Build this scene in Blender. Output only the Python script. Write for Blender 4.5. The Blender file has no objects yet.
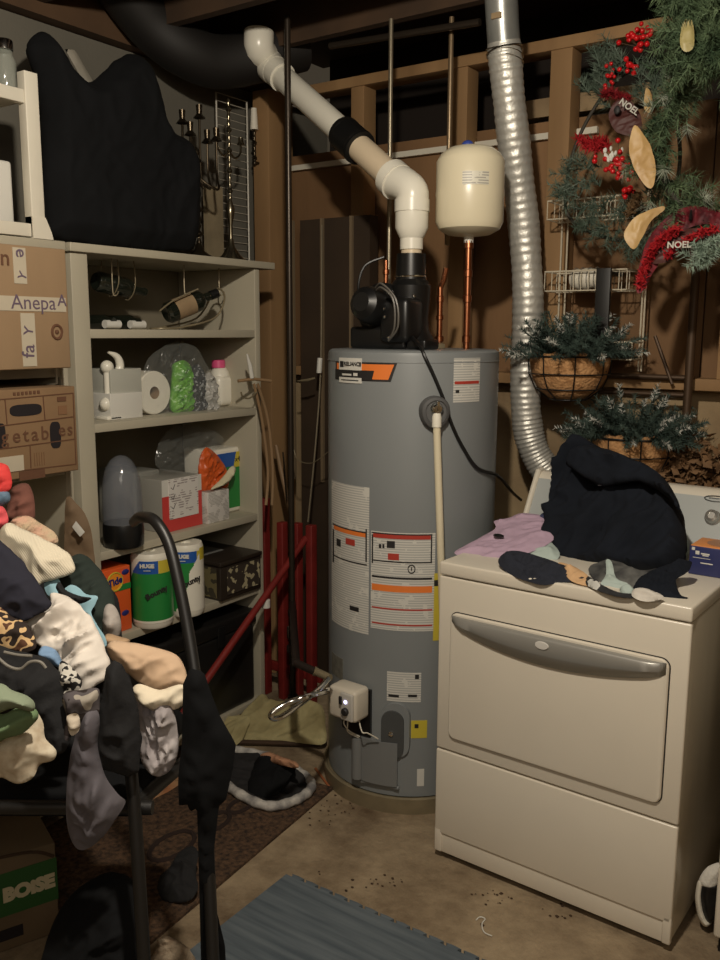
import bpy, bmesh, math, random
import numpy as np
from mathutils import Vector, Matrix, noise
from mathutils.geometry import delaunay_2d_cdt
random.seed(7)
S = bpy.context.scene
C = S.collection
PI = math.pi

# ------------------------------------------------------------------ camera
FPX, PITCH, ROLL, CAMH, YAW = 880.0, 0.1673, 0.0046, 1.554, math.radians(34.5)
def _axes():
    fw = Vector((0, math.cos(PITCH), -math.sin(PITCH))); rt = Vector((1, 0, 0)); up = rt.cross(fw)
    r = math.cos(ROLL)*rt + math.sin(ROLL)*up; u = -math.sin(ROLL)*rt + math.cos(ROLL)*up
    M = Matrix.Rotation(YAW, 3, 'Z')
    return M @ r, M @ u, M @ fw
RT, UP, FW = _axes()
O = Vector((0, 0, CAMH))
cd = bpy.data.cameras.new('camera'); cam = bpy.data.objects.new('camera', cd); C.objects.link(cam)
mm = Matrix((RT, UP, -FW)).transposed().to_4x4(); mm.translation = O
cam.matrix_world = mm
cd.sensor_fit = 'VERTICAL'; cd.sensor_height = 24; cd.lens = 24*FPX/960.0; cd.clip_start = .02
S.camera = cam
# ------------------------------------------------------------------ world, light, exposure
w = bpy.data.worlds.new('world'); S.world = w; w.use_nodes = True
w.node_tree.nodes['Background'].inputs[0].default_value = (1, .80, .55, 1)
w.node_tree.nodes['Background'].inputs[1].default_value = .045
def lamp(name, loc, power, size, col):
    l = bpy.data.lights.new(name, 'POINT'); l.energy = power; l.shadow_soft_size = size; l.color = col
    o = bpy.data.objects.new(name, l); C.objects.link(o); o.location = loc; return o
lamp('ceiling_bulb_light', (-.60, .80, 2.42), 118, .04, (1, .90, .75))
al = bpy.data.lights.new('added_rear_fill', 'AREA'); al.energy = 13; al.shape = 'DISK'; al.size = 1.2; al.color = (1, .90, .76)  # added soft fill behind the camera, evens out the exposure
ao = bpy.data.objects.new('added_rear_fill', al); C.objects.link(ao); ao.location = (.55, -.75, 2.3); ao.rotation_euler = (math.radians(55), 0, math.radians(35))
S.view_settings.view_transform = 'Standard'; S.view_settings.look = 'None'
S.view_settings.gamma = 1; S.view_settings.use_curve_mapping = False
S.view_settings.exposure = 0.0

# ------------------------------------------------------------------ positions read off the photo
def ray(x, y): return FW + (x-360)/FPX*RT - (y-480)/FPX*UP
def P(x, y, ax, v):
    d = ray(x, y); i = 'XYZ'.index(ax); return O + d*((v-O[i])/d[i])
def D(x, y, t): return O + ray(x, y)*t
def on_plane(x, y, p0, n):
    d = ray(x, y); return O + d*((p0-O).dot(n)/d.dot(n))

# ------------------------------------------------------------------ materials
def lin(c):
    return tuple((v/12.92 if v <= .04045 else ((v+.055)/1.055)**2.4) for v in c)
_m = {}
def mat(name, rgb, rough=.6, metal=0, n=None, amt=.25, bump=0, bscale=None, spec=.5, alpha=None, trans=0, rgb2=None, sheen=0, stretch=None):
    """rgb in 0..255 display values; n = noise scale for colour variation"""
    if name in _m: return _m[name]
    m = bpy.data.materials.new(name); m.use_nodes = True; nt = m.node_tree; b = nt.nodes['Principled BSDF']
    c = lin([v/255 for v in rgb]); b.inputs['Base Color'].default_value = (*c, 1)
    b.inputs['Roughness'].default_value = rough; b.inputs['Metallic'].default_value = metal
    b.inputs['Specular IOR Level'].default_value = spec
    if sheen: b.inputs['Sheen Weight'].default_value = sheen
    if alpha is not None: b.inputs['Alpha'].default_value = alpha
    if trans: b.inputs['Transmission Weight'].default_value = trans
    tc = nt.nodes.new('ShaderNodeTexCoord'); src = tc.outputs['Object']
    if stretch:
        mp = nt.nodes.new('ShaderNodeMapping'); mp.inputs['Scale'].default_value = stretch
        nt.links.new(src, mp.inputs[0]); src = mp.outputs[0]
    if n:
        t = nt.nodes.new('ShaderNodeTexNoise'); t.inputs['Scale'].default_value = n; t.inputs['Detail'].default_value = 5
        nt.links.new(src, t.inputs[0])
        r = nt.nodes.new('ShaderNodeValToRGB'); r.color_ramp.elements[0].position = .32; r.color_ramp.elements[1].position = .68
        c2 = lin([v/255 for v in rgb2]) if rgb2 else tuple(v*(1-amt) for v in c)
        r.color_ramp.elements[0].color = (*c2, 1); r.color_ramp.elements[1].color = (*c, 1)
        nt.links.new(t.outputs[0], r.inputs[0]); nt.links.new(r.outputs[0], b.inputs['Base Color'])
    if bump:
        t2 = nt.nodes.new('ShaderNodeTexNoise'); t2.inputs['Scale'].default_value = bscale or 60; t2.inputs['Detail'].default_value = 4
        nt.links.new(src, t2.inputs[0])
        bp = nt.nodes.new('ShaderNodeBump'); bp.inputs['Strength'].default_value = bump; bp.inputs['Distance'].default_value = .01
        nt.links.new(t2.outputs[0], bp.inputs['Height']); nt.links.new(bp.outputs[0], b.inputs['Normal'])
    _m[name] = m; return m
def print_mat(name, paper, ink, scale=55, axis='Z', cover=.5):
    """white label with rows of small print"""
    if name in _m: return _m[name]
    m = bpy.data.materials.new(name); m.use_nodes = True; nt = m.node_tree; b = nt.nodes['Principled BSDF']
    b.inputs['Roughness'].default_value = .45
    tc = nt.nodes.new('ShaderNodeTexCoord')
    wv = nt.nodes.new('ShaderNodeTexWave'); wv.bands_direction = axis; wv.inputs['Scale'].default_value = scale; wv.inputs['Distortion'].default_value = 0
    ns = nt.nodes.new('ShaderNodeTexNoise'); ns.inputs['Scale'].default_value = 30; ns.inputs['Detail'].default_value = 3
    nt.links.new(tc.outputs['Object'], wv.inputs[0]); nt.links.new(tc.outputs['Object'], ns.inputs[0])
    g = nt.nodes.new('ShaderNodeMath'); g.operation = 'GREATER_THAN'; g.inputs[1].default_value = .55
    g2 = nt.nodes.new('ShaderNodeMath'); g2.operation = 'GREATER_THAN'; g2.inputs[1].default_value = 1-cover
    mu = nt.nodes.new('ShaderNodeMath'); mu.operation = 'MULTIPLY'
    nt.links.new(wv.outputs['Fac'], g.inputs[0]); nt.links.new(ns.outputs[0], g2.inputs[0])
    nt.links.new(g.outputs[0], mu.inputs[0]); nt.links.new(g2.outputs[0], mu.inputs[1])
    mx = nt.nodes.new('ShaderNodeMixRGB')
    mx.inputs[1].default_value = (*lin([v/255 for v in paper]), 1); mx.inputs[2].default_value = (*lin([v/255 for v in ink]), 1)
    nt.links.new(mu.outputs[0], mx.inputs[0]); nt.links.new(mx.outputs[0], b.inputs['Base Color'])
    _m[name] = m; return m
def glass_mat(name, rgb, rough=.08, alpha=.3):
    if name in _m: return _m[name]
    m = bpy.data.materials.new(name); m.use_nodes = True; nt = m.node_tree; b = nt.nodes['Principled BSDF']
    b.inputs['Base Color'].default_value = (*lin([v/255 for v in rgb]), 1); b.inputs['Roughness'].default_value = rough
    b.inputs['Alpha'].default_value = alpha; b.inputs['Specular IOR Level'].default_value = 1.0
    _m[name] = m; return m
def spots_mat(name, base, spot, scale=60, thr=.45, spot2=None):
    if name in _m: return _m[name]
    m = bpy.data.materials.new(name); m.use_nodes = True; nt = m.node_tree; b = nt.nodes['Principled BSDF']
    b.inputs['Roughness'].default_value = .85
    tc = nt.nodes.new('ShaderNodeTexCoord'); t = nt.nodes.new('ShaderNodeTexNoise'); t.inputs['Scale'].default_value = scale; t.inputs['Detail'].default_value = 1
    nt.links.new(tc.outputs['Object'], t.inputs[0])
    r = nt.nodes.new('ShaderNodeValToRGB'); r.color_ramp.interpolation = 'CONSTANT'
    r.color_ramp.elements[0].color = (*lin([v/255 for v in spot]), 1)
    r.color_ramp.elements[1].position = thr; r.color_ramp.elements[1].color = (*lin([v/255 for v in base]), 1)
    if spot2:
        e = r.color_ramp.elements.new(thr+.12); e.color = (*lin([v/255 for v in spot2]), 1)
    nt.links.new(t.outputs[0], r.inputs[0]); nt.links.new(r.outputs[0], b.inputs['Base Color'])
    _m[name] = m; return m

# ------------------------------------------------------------------ object helpers
WM = {}
def tagp(o, label=None, cat=None, group=None, kind=None):
    if label: o['label'] = label
    if cat: o['category'] = cat
    if group: o['group'] = group
    if kind: o['kind'] = kind
    return o
def thing(name, label, cat, loc=(0, 0, 0), rz=0, group=None):
    o = bpy.data.objects.new(name, None); C.objects.link(o)
    o.location = loc; o.rotation_euler = (0, 0, rz); o.empty_display_size = .05
    WM[o.name] = Matrix.Translation(loc) @ Matrix.Rotation(rz, 4, 'Z')
    return tagp(o, label, cat, group)
def link_mesh(name, me, parent):
    if parent is None:
        n = len(me.vertices); co = np.empty(n*3, 'f'); me.vertices.foreach_get('co', co); co = co.reshape(-1, 3)
        lo, hi = co.min(0), co.max(0); org = Vector(((lo[0]+hi[0])/2, (lo[1]+hi[1])/2, lo[2]))
        me.transform(Matrix.Translation(-org)); o = bpy.data.objects.new(name, me); o.location = org
        WM[o.name] = Matrix.Translation(org)
    else:
        pm = WM[parent.name]; me.transform(pm.inverted()); o = bpy.data.objects.new(name, me)
        o.parent = parent; WM[o.name] = pm.copy()
    C.objects.link(o); return o
def catmull(pts, k=6, closed=False):
    pts = [Vector(p) for p in pts]; out = []; n = len(pts)
    rng = range(n) if closed else range(n-1)
    for i in rng:
        p0 = pts[(i-1) % n] if closed or i > 0 else pts[0]; p1 = pts[i]; p2 = pts[(i+1) % n]
        p3 = pts[(i+2) % n] if closed or i+2 < n else pts[-1]
        for j in range(k):
            t = j/k
            out.append(.5*((2*p1)+(p2-p0)*t+(2*p0-5*p1+4*p2-p3)*t*t+(3*p1-p0-3*p2+p3)*t**3))
    if not closed: out.append(pts[-1])
    return out
class MB:
    def __init__(s, T=None): s.v = []; s.f = []; s.mi = []; s.T = T or Matrix(); s.cur = 0
    def add(s, vs, fs, M=None):
        k = len(s.v); M = (s.T @ M) if M is not None else s.T
        s.v += [tuple(M @ Vector(v)) for v in vs]; s.f += [tuple(i+k for i in f) for f in fs]; s.mi += [s.cur]*len(fs); return s
    def box(s, lo, hi, b=0, M=None):
        bm = bmesh.new(); bmesh.ops.create_cube(bm, size=1)
        for v in bm.verts: v.co = Vector([lo[i]+(v.co[i]+.5)*(hi[i]-lo[i]) for i in range(3)])
        if b: bmesh.ops.bevel(bm, geom=list(bm.edges), offset=b, segments=3, affect='EDGES', profile=.5)
        bm.verts.ensure_lookup_table(); bm.normal_update()
        s.add([v.co[:] for v in bm.verts], [[v.index for v in f.verts] for f in bm.faces], M); bm.free(); return s
    def tube(s, pts, r, seg=10, caps=True, smooth=0, closed=False):
        if smooth: 
            if isinstance(r, (list, tuple)):
                q = catmull([(i, rr, 0) for i, rr in enumerate(r)], smooth, closed); r = [max(1e-4, a.y) for a in q]
            pts = catmull(pts, smooth, closed)
        pts = [Vector(p) for p in pts]; n = len(pts); rs = r if isinstance(r, (list, tuple)) else [r]*n
        up = None; vs = []
        for i, p in enumerate(pts):
            if closed: t = (pts[(i+1) % n]-pts[i-1])
            else: t = (pts[min(i+1, n-1)]-pts[max(i-1, 0)])
            if t.length < 1e-9: t = Vector((0, 0, 1))
            t.normalize()
            if up is None: up = t.orthogonal().normalized()
            up = (up - t*up.dot(t)); up = up.normalized() if up.length > 1e-6 else t.orthogonal().normalized()
            w_ = t.cross(up)
            for j in range(seg):
                a = 2*PI*j/seg; vs.append(p+(up*math.cos(a)+w_*math.sin(a))*rs[i])
        fs = []
        for i in range(n if closed else n-1):
            for j in range(seg):
                a = i*seg+j; b = i*seg+(j+1) % seg; i2 = (i+1) % n
                fs.append((a, b, i2*seg+(j+1) % seg, i2*seg+j))
        if caps and not closed:
            fs.append(tuple(range(seg-1, -1, -1))); fs.append(tuple(range((n-1)*seg, n*seg)))
        return s.add(vs, fs)
    def lathe(s, prof, org=(0, 0, 0), seg=32, M=None, caps=True):
        vs = []; fs = []; n = len(prof)
        for r, z in prof:
            for j in range(seg):
                a = 2*PI*j/seg; vs.append((org[0]+r*math.cos(a), org[1]+r*math.sin(a), org[2]+z))
        for i in range(n-1):
            for j in range(seg):
                fs.append((i*seg+j, i*seg+(j+1) % seg, (i+1)*seg+(j+1) % seg, (i+1)*seg+j))
        if caps: fs.append(tuple(range(seg-1, -1, -1))); fs.append(tuple(range((n-1)*seg, n*seg)))
        return s.add(vs, fs, M)
    def prism(s, poly, e1, e2, n, org, th):
        """poly of 2D pts in basis e1,e2 at org, extruded th along -n"""
        e1, e2, n, org = map(Vector, (e1, e2, n, org)); k = len(poly)
        vs = [org+e1*a+e2*b for a, b in poly]+[org+e1*a+e2*b-n*th for a, b in poly]
        fs = [tuple(range(k)), tuple(range(2*k-1, k-1, -1))]+[(i, i+k, (i+1) % k+k, (i+1) % k) for i in range(k)]
        return s.add(vs, fs)
    def ball(s, c, r, seg=12, sq=(1, 1, 1)):
        n = seg//2+1; prof = [(max(1e-4, math.sin(PI*i/n))*r, -math.cos(PI*i/n)*r) for i in range(n+1)]
        M = Matrix.Translation(c) @ Matrix.Diagonal((*sq, 1)); return s.lathe(prof, (0, 0, 0), seg, M, caps=False)
    def build(s, name, m, parent=None, smooth=True, sharp=35):
        me = bpy.data.meshes.new(name); me.from_pydata([tuple(v) for v in s.v], [], s.f)
        ms = m if isinstance(m, (list, tuple)) else [m]
        for x in ms: me.materials.append(x)
        me.polygons.foreach_set('material_index', s.mi)
        me.update()
        bm = bmesh.new(); bm.from_mesh(me); bmesh.ops.recalc_face_normals(bm, faces=bm.faces); bm.to_mesh(me); bm.free()
        if smooth:
            me.polygons.foreach_set('use_smooth', [True]*len(me.polygons)); me.set_sharp_from_angle(angle=math.radians(sharp))
        return link_mesh(name, me, parent)
def bx(name, lo, hi, m, parent=None, b=0, T=None): return MB(T).box(lo, hi, b).build(name, m, parent)
def struct(o): o['kind'] = 'structure'; return o

def text(body, size, m, parent, pos, right, up, name='lettering', extrude=.0006, bold=0, align='CENTER', shear=0):
    cu = bpy.data.curves.new('t', 'FONT'); cu.body = body; cu.size = size; cu.extrude = extrude; cu.offset = bold; cu.shear = shear
    cu.align_x = align; cu.align_y = 'CENTER'; cu.resolution_u = 3
    o = bpy.data.objects.new('t', cu); C.objects.link(o); bpy.context.view_layer.update()
    me = bpy.data.meshes.new_from_object(o.evaluated_get(bpy.context.evaluated_depsgraph_get()))
    bpy.data.objects.remove(o); me.materials.clear(); me.materials.append(m)
    r = Vector(right).normalized(); u = Vector(up); u = (u-r*u.dot(r)).normalized(); n = r.cross(u)
    M = Matrix((r, u, n)).transposed().to_4x4(); M.translation = Vector(pos); me.transform(M)
    return link_mesh(name, me, parent)

def pl(px, py, dist, tilt=0, turn=0):
    """a plane through the scene point seen at (px,py) at a distance, leaning back by tilt, turned by turn"""
    n = Vector((-FW.x, -FW.y, 0)).normalized(); n = Matrix.Rotation(turn, 3, 'Z') @ n
    n = (n*math.cos(tilt)+Vector((0, 0, 1))*math.sin(tilt)).normalized()
    return D(px, py, dist), n
def cloth(name, label, cat, outline, plane, th, m, group=None, fold=(0.3, 9, .012), seed=0, parent=None, back=.5, smooth=4, step=None, edge=None, cell=None, sag=0, kind=None):
    """a garment or soft thing: an outline with folds, rolled edges and real thickness on both sides"""
    p0, n = plane; e1 = Vector((-n.y, n.x, 0)); e1 = e1.normalized() if e1.length > .01 else Vector((1, 0, 0))
    if n.z > .95: e1 = Vector((1, 0, 0)); e1 = (e1-n*e1.dot(n)).normalized()
    e2 = n.cross(e1)
    q = [on_plane(x, y, p0, n)-p0 for x, y in outline]
    q = [(a.dot(e1), a.dot(e2), 0) for a in q]
    if smooth: q = catmull(q, smooth, True)
    q = np.array([(a[0], a[1]) for a in q])
    w_, h_ = q.max(0)-q.min(0)
    # resample boundary
    step = step or max(.004, min(.0095, max(w_, h_)/52))
    nxt = np.roll(q, -1, 0); L = np.hypot(*(nxt-q).T); tot = L.sum(); cum = np.concatenate([[0], np.cumsum(L)])
    N = max(12, int(tot/step)); bd = []
    for k in range(N):
        d_ = tot*k/N; i = np.searchsorted(cum, d_, 'right')-1; i = min(i, len(q)-1); t = (d_-cum[i])/max(L[i], 1e-9); bd.append(q[i]*(1-t)+nxt[i]*t)
    bd = np.array(bd); rnd = random.Random(seed+11)
    if smooth and kind is None:
        cen = bd.mean(0); tg = np.roll(bd, -1, 0)-np.roll(bd, 1, 0); tg /= np.maximum(np.hypot(*tg.T), 1e-9)[:, None]; nn = np.stack([tg[:, 1], -tg[:, 0]], 1); wob = min(.005, .022*min(w_, h_)); wf_ = 38 if max(w_, h_) < .25 else 20
        bd = bd+nn*np.array([noise.noise(Vector((a*wf_, b*wf_, seed*2.0)))*wob for a, b in bd])[:, None]
    lo, hi = bd.min(0), bd.max(0); ins = []
    b2 = np.roll(bd, -1, 0)
    def dist(p):
        ab = b2-bd; t = np.clip(((p-bd)*ab).sum(1)/np.maximum((ab*ab).sum(1), 1e-12), 0, 1); return np.hypot(*((bd+ab*t[:, None])-p).T).min()
    def inside(p):
        y = p[1]; c = ((bd[:, 1] > y) != (b2[:, 1] > y)); xs = bd[:, 0]+(y-bd[:, 1])/(b2[:, 1]-bd[:, 1]+1e-15)*(b2[:, 0]-bd[:, 0]); return (c & (p[0] < xs)).sum() % 2 == 1
    y = lo[1]; row = 0
    while y < hi[1]:
        x = lo[0]+(row % 2)*step*.5
        while x < hi[0]:
            p = np.array([x+rnd.uniform(-.1, .1)*step, y+rnd.uniform(-.1, .1)*step])
            if inside(p):
                dd = dist(p)
                if dd > step*.55: ins.append((p, dd))
            x += step
        y += step*.87; row += 1
    nb = len(bd); pts = [Vector(tuple(p)) for p in bd]+[Vector(tuple(p)) for p, _ in ins]
    r = delaunay_2d_cdt(pts, [(i, (i+1) % nb) for i in range(nb)], [], 0, 1e-7)
    V2, F2, orig = r[0], r[2], r[3]
    dd = [0 if any(o < nb for o in oo) else ins[oo[0]-nb][1] for oo in orig]
    R = edge or max(.010, min(.045, min(w_, h_)*.24), th*.5)
    th0 = th; th = th*.50; ang, fr, amp = fold; ca, sa = math.cos(ang), math.sin(ang)
    hgt = []
    for p, d_ in zip(V2, dd):
        k = min(1, d_/R); pr = math.sqrt(max(0, 1-(1-k)**2))
        a = p.x*ca+p.y*sa; b = -p.x*sa+p.y*ca
        wv = noise.noise(Vector((a*fr*.35+seed*3.1, b*fr, seed*1.7)))
        rd = (1-abs(noise.noise(Vector((a*fr*.5+9+seed, b*fr*1.6+seed*2.3, 4.2))))*2.2)
        wf = noise.noise(Vector((p.x*3.5, p.y*3.5, seed*5.0)))
        wx = p.x+.35/fr*noise.noise(Vector((p.x*fr*.8, p.y*fr*.8, 7.7+seed))); wy = p.y+.35/fr*noise.noise(Vector((p.x*fr*.8, p.y*fr*.8, 2.2+seed)))
        a2 = wx*ca+wy*sa; b2_ = -wx*sa+wy*ca
        r2 = 1-abs(noise.noise(Vector((a2*fr*.6, b2_*fr*2.1, 11.3+seed))))*3.2
        r3 = 1-abs(noise.noise(Vector((a2*fr*2.2+b2_*fr, b2_*fr*3.6-a2*fr, 3.3+seed))))*3.0
        cr = max(-.6, r2)*.85+max(-.5, r3)*.38
        ph = b2_*fr*1.15+.9*noise.noise(Vector((a2*fr*.25, b2_*fr*.4, 1.9+seed)))
        lg = 1-2*abs(math.sin(PI*ph))**.75; md = max(0, .45+.9*noise.noise(Vector((a2*fr*.45+4, b2_*fr*.6, 6.1+seed))))
        pr = k*k*(3-2*k)*.6+pr*.4
        hgt.append(th*pr*(1+.30*wf)+amp*(lg*md*1.15+wv*.9+max(-.5, r3)*.42+max(-.6, r2)*.3)*min(1, d_/(R*.7)))
    base = [p0+e1*p.x+e2*p.y - n*(sag*((p.x-(lo[0]+hi[0])/2)/max(w_, 1e-6)*2)**2) for p in V2]
    vs = [b+n*h for b, h in zip(base, hgt)]; k = len(vs); mp = {}
    for i, d_ in enumerate(dd):
        if d_ == 0: mp[i] = i
        else: mp[i] = len(vs); vs.append(base[i]-n*(th*back*math.sqrt(max(0, 1-(1-min(1, d_/R))**2))+.0015))
    # keep triangles whose centre is inside
    fs = []
    for f in F2:
        c = sum((V2[i] for i in f), Vector((0, 0)))/len(f)
        if inside(np.array([c.x, c.y])):
            fs.append(tuple(f)); fs.append(tuple(mp[i] for i in reversed(f)))
    g = MB(); g.add(vs, fs); o = g.build(name, m, parent, sharp=80)
    return tagp(o, label, cat, group, kind)
# ================================================================== THE SETTING
M_conc = mat('concrete_floor', (164, 146, 118), .85, n=3.6, rgb2=(88, 70, 50), bump=.5, bscale=45)
_t = [x for x in M_conc.node_tree.nodes if x.type == 'TEX_NOISE'][0]; _t.inputs['Detail'].default_value = 12; _t.inputs['Roughness'].default_value = .68
M_ply = mat('plywood_sheathing', (138, 104, 70), .8, n=2.5, rgb2=(106, 78, 50), bump=.1, stretch=(1, 1, .25))
M_stud = mat('stud_lumber', (160, 126, 86), .75, n=5, rgb2=(128, 98, 64), stretch=(1, 1, .15))
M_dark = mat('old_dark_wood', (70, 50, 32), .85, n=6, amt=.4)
M_beam = mat('brown_beam', (88, 64, 42), .8, n=4, amt=.35)
M_gray = mat('gray_wall', (104, 100, 90), .9, n=4, amt=.12, bump=.1)
M_found = mat('foundation', (168, 146, 112), .9, n=3, rgb2=(120, 98, 72), bump=.2)
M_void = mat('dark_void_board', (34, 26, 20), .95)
M_blk = mat('black_steel', (22, 21, 20), .45)
M_white = mat('white_paint', (214, 208, 192), .45, n=8, amt=.05)
M_pvc = mat('pvc', (226, 222, 208), .28)
M_shelf = mat('shelf_paint', (174, 167, 148), .5, n=3, amt=.08)

XL, YB, ZC = -2.69, 3.22, 2.62
struct(bx('floor', (XL-.3, -1.6, -.06), (2.0, YB+.5, 0), M_conc))
g = MB().box((XL-.1, -1.6, 0), (XL, YB+.4, 2.575)); struct(g.build('wall_left', M_gray))
g = MB().box((XL, YB, 0), (2.0, YB+.08, 1.36)); struct(g.build('wall_back', M_found))
g = MB()
for a, b in ((-2.69, -2.16), (-2.155, -1.50), (-1.495, -.78), (-.775, .4), (.405, 2)):
    g.box((a, YB+.01, 1.36), (b, YB+.035, 2.325))
struct(g.build('wall_back_sheathing', M_ply))['label'] = 'brown plywood sheathing'
struct(bx('wall_right', (2.0, -1.6, 0), (2.1, YB+.4, 2.62), M_found))
struct(bx('wall_front', (XL, -1.7, 0), (2.0, -1.6, 2.62), M_found))
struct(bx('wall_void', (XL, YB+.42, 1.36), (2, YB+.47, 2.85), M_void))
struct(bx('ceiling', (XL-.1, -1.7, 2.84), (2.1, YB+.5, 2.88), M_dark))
tn = 0
def trim(lo, hi, m, **k):
    global tn; tn += 1
    return struct(bx('trim_%d' % tn, lo, hi, m, **k))
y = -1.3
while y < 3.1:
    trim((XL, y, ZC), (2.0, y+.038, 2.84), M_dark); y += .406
trim((XL-.1, -1.6, 2.58), (XL+.05, YB, 2.84), M_beam)                      # sill beam over the left wall
trim((XL, 3.125, 2.54), (2.0, YB, 2.58), M_stud, b=.002)                   # top plate
trim((XL, 3.125, 1.36), (2.0, YB+.08, 1.40), M_stud, b=.002)               # sill plate on the foundation
trim((-2.69, 3.20, 2.258), (-1.18, 3.219, 2.28), M_white)                  # pale strip
trim((-1.50, 3.232, 2.345), (-.9, 3.30, 2.41), M_found)
for px, wd in ((360, .04), (461, .04), (560, .05), (276, .05)):
    p = P(px, 150, 'Y', 3.15); trim((p.x-wd*.8, 3.13, 1.40 if px != 276 else 0), (p.x+wd*.8, YB-.001, 2.54), M_stud, b=.002)
trim((-.70, 3.13, 1.40), (-.64, YB-.001, 2.54), M_stud, b=.002)
p = P(262, 200, 'Y', 2.95); trim((p.x-.045, 2.95, 0), (p.x+.04, 3.10, 2.54), M_stud, b=.002)
trim((-2.42, 3.06, 0.0), (-2.06, 3.12, 2.02), mat('dark_panel', (58, 44, 30), .7, n=5, amt=.3))      # dark panel
for px in (293, 322, 351):
    p = P(px, 300, 'Y', 3.05); trim((p.x-.006, 3.045, .9), (p.x+.006, 3.059, 2.02), mat('panel_edge', (120, 104, 82), .5))

# ================================================================== WATER HEATER
HC = Vector((-1.525, 2.527, 0)); HR = .282
def cyl(px, py, r=HR):
    d = ray(px, py); a = d.x*d.x+d.y*d.y; ox, oy = O.x-HC.x, O.y-HC.y
    b = ox*d.x+oy*d.y; c = ox*ox+oy*oy-r*r; q = b*b-a*c
    t = (-b-math.sqrt(max(0, q)))/a; v = O+d*t
    return math.atan2(v.y-HC.y, v.x-HC.x), v.z
def cpt(th, z, r=HR): return Vector((HC.x+r*math.cos(th), HC.y+r*math.sin(th), z))
def cylpoly(fn_or_pts, m, name, parent, r0=HR-.001, r1=HR+.001, nt=10, label=None):
    """curved sticker: (th0, z0, th1, z1) rectangle on the tank"""
    t0, z0, t1, z1 = fn_or_pts; g = MB(); vs = []; fs = []
    for r in (r1, r0):
        for z in (z0, z1):
            for i in range(nt+1): vs.append(cpt(t0+(t1-t0)*i/nt, z, r))
    k = nt+1
    for i in range(nt):
        fs += [(i, i+1, k+i+1, k+i), (2*k+i+1, 2*k+i, 3*k+i, 3*k+i+1), (i, 2*k+i, 2*k+i+1, i+1), (k+i, k+i+1, 3*k+i+1, 3*k+i)]
    fs += [(0, k, 3*k, 2*k), (nt, 2*k+nt, 3*k+nt, k+nt)]
    g.add(vs, fs); o = g.build(name, m, parent); 
    if label: o['label'] = label
    return o
def cylpx(x0, y0, x1, y1, *a, **k):
    """rectangle whose top edge runs at y0 and bottom at y1, between pixel columns"""
    ym = (y0+y1)/2; t0 = cyl(x0, ym)[0]; t1 = cyl(x1, ym)[0]; xm = (x0+x1)/2
    return cylpoly((t0, cyl(xm, y1)[1], t1, cyl(xm, y0)[1]), *a, **k)
M_tank = mat('tank_gray', (126, 130, 131), .38, n=1.5, amt=.05)
M_tank2 = mat('tank_dark_gray', (70, 72, 72), .5)
M_galv = mat('galvanized', (146, 134, 108), .4, metal=.35, n=14, amt=.25)
M_rub = mat('black_rubber', (18, 18, 18), .4)
M_plas = mat('black_plastic', (20, 20, 20), .35)
M_cu = mat('copper', (196, 128, 92), .28, metal=1, n=12, amt=.15)
M_red = mat('label_red', (170, 58, 46), .5); M_org = mat('label_orange', (226, 122, 52), .5)
M_ink = mat('ink', (34, 32, 32), .6); M_paper = mat('paper', (206, 204, 196), .5); M_print = print_mat('small_print', (204, 202, 194), (168, 168, 164), 40, cover=.62)
M_chrome = mat('chrome', (214, 214, 210), .15, metal=1)
M_yel = mat('yellow_label', (196, 178, 60), .5)
wh = thing('water_heater', 'tall grey cylindrical gas water heater beside the white dryer', 'water heater', HC)
g = MB().lathe([(.02, .0), (HR+.016, 0), (HR+.017, .052), (HR+.010, .055), (HR+.004, .05), (HR-.02, .05)], HC, 64)
g.build('base_pan', M_galv, wh)['label'] = 'shallow galvanised metal pan'
g = MB().lathe([(HR-.01, .05), (HR, .055), (HR, 1.478), (HR-.002, 1.49), (HR-.012, 1.497), (HR-.03, 1.498), (.0005, 1.498)], HC, 96)
g.build('tank_jacket', M_tank, wh)
g = MB(); g.tube([cpt(a*2*PI/64, 1.462, HR+.0005) for a in range(64)], .0016, 6, closed=True); g.build('top_seam', M_tank, wh)
# brand badge
def skewband(x0, y0, x1, y1, sk, m, name, r):
    t0, zb = cyl(x0, y1); t1, zt = cyl(x1, y0); z0 = cyl((x0+x1)/2, y1)[1]; z1 = cyl((x0+x1)/2, y0)[1]; n = 10; g = MB(); vs = []; fs = []
    for rr in (r, HR-.001):
        for z, s in ((z0, 0), (z1, sk)):
            for i in range(n+1): vs.append(cpt(t0+(t1-t0+s)*i/n, z, rr))
    k = n+1
    for i in range(n): fs += [(i, i+1, k+i+1, k+i), (i, 2*k+i, 2*k+i+1, i+1), (k+i, k+i+1, 3*k+i+1, 3*k+i)]
    fs += [(0, k, 3*k, 2*k), (n, 2*k+n, 3*k+n, k+n)]
    g.add(vs, fs); return g.build(name, m, wh)
skewband(336, 362, 391, 381, .07, M_ink, 'badge_frame', HR+.0012)
skewband(337.5, 364, 388.5, 379, .065, M_org, 'badge', HR+.0020)
skewband(336, 370, 372, 380, .03, M_ink, 'badge_stripe', HR+.0028)
cylpx(340, 358, 362, 370, M_paper, 'brand_plate', wh, r1=HR+.0035)
cylpx(340, 377.5, 362, 383, M_paper, 'brand_plate', wh, r1=HR+.0030)
def tanktext(s, px, py, size, m, bold=.0):
    th, z = cyl(px, py); p = cpt(th, z, HR+.0052); rt = Vector((-math.sin(th), math.cos(th), 0))
    text(s, size, m, wh, p, rt, (0, 0, 1), bold=bold, extrude=.0003)
tanktext('RELIANCE', 353.5, 364, .0165, M_ink, .0004)
cylpx(342, 379.6, 359, 380.8, M_tank2, 'plate_print', wh, r1=HR+.0036)
cylpx(343, 373.6, 352, 375.4, M_paper, 'stripe_print', wh, r1=HR+.0034); cylpx(354, 373, 358, 376, M_paper, 'stripe_print', wh, r1=HR+.0034)
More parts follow.
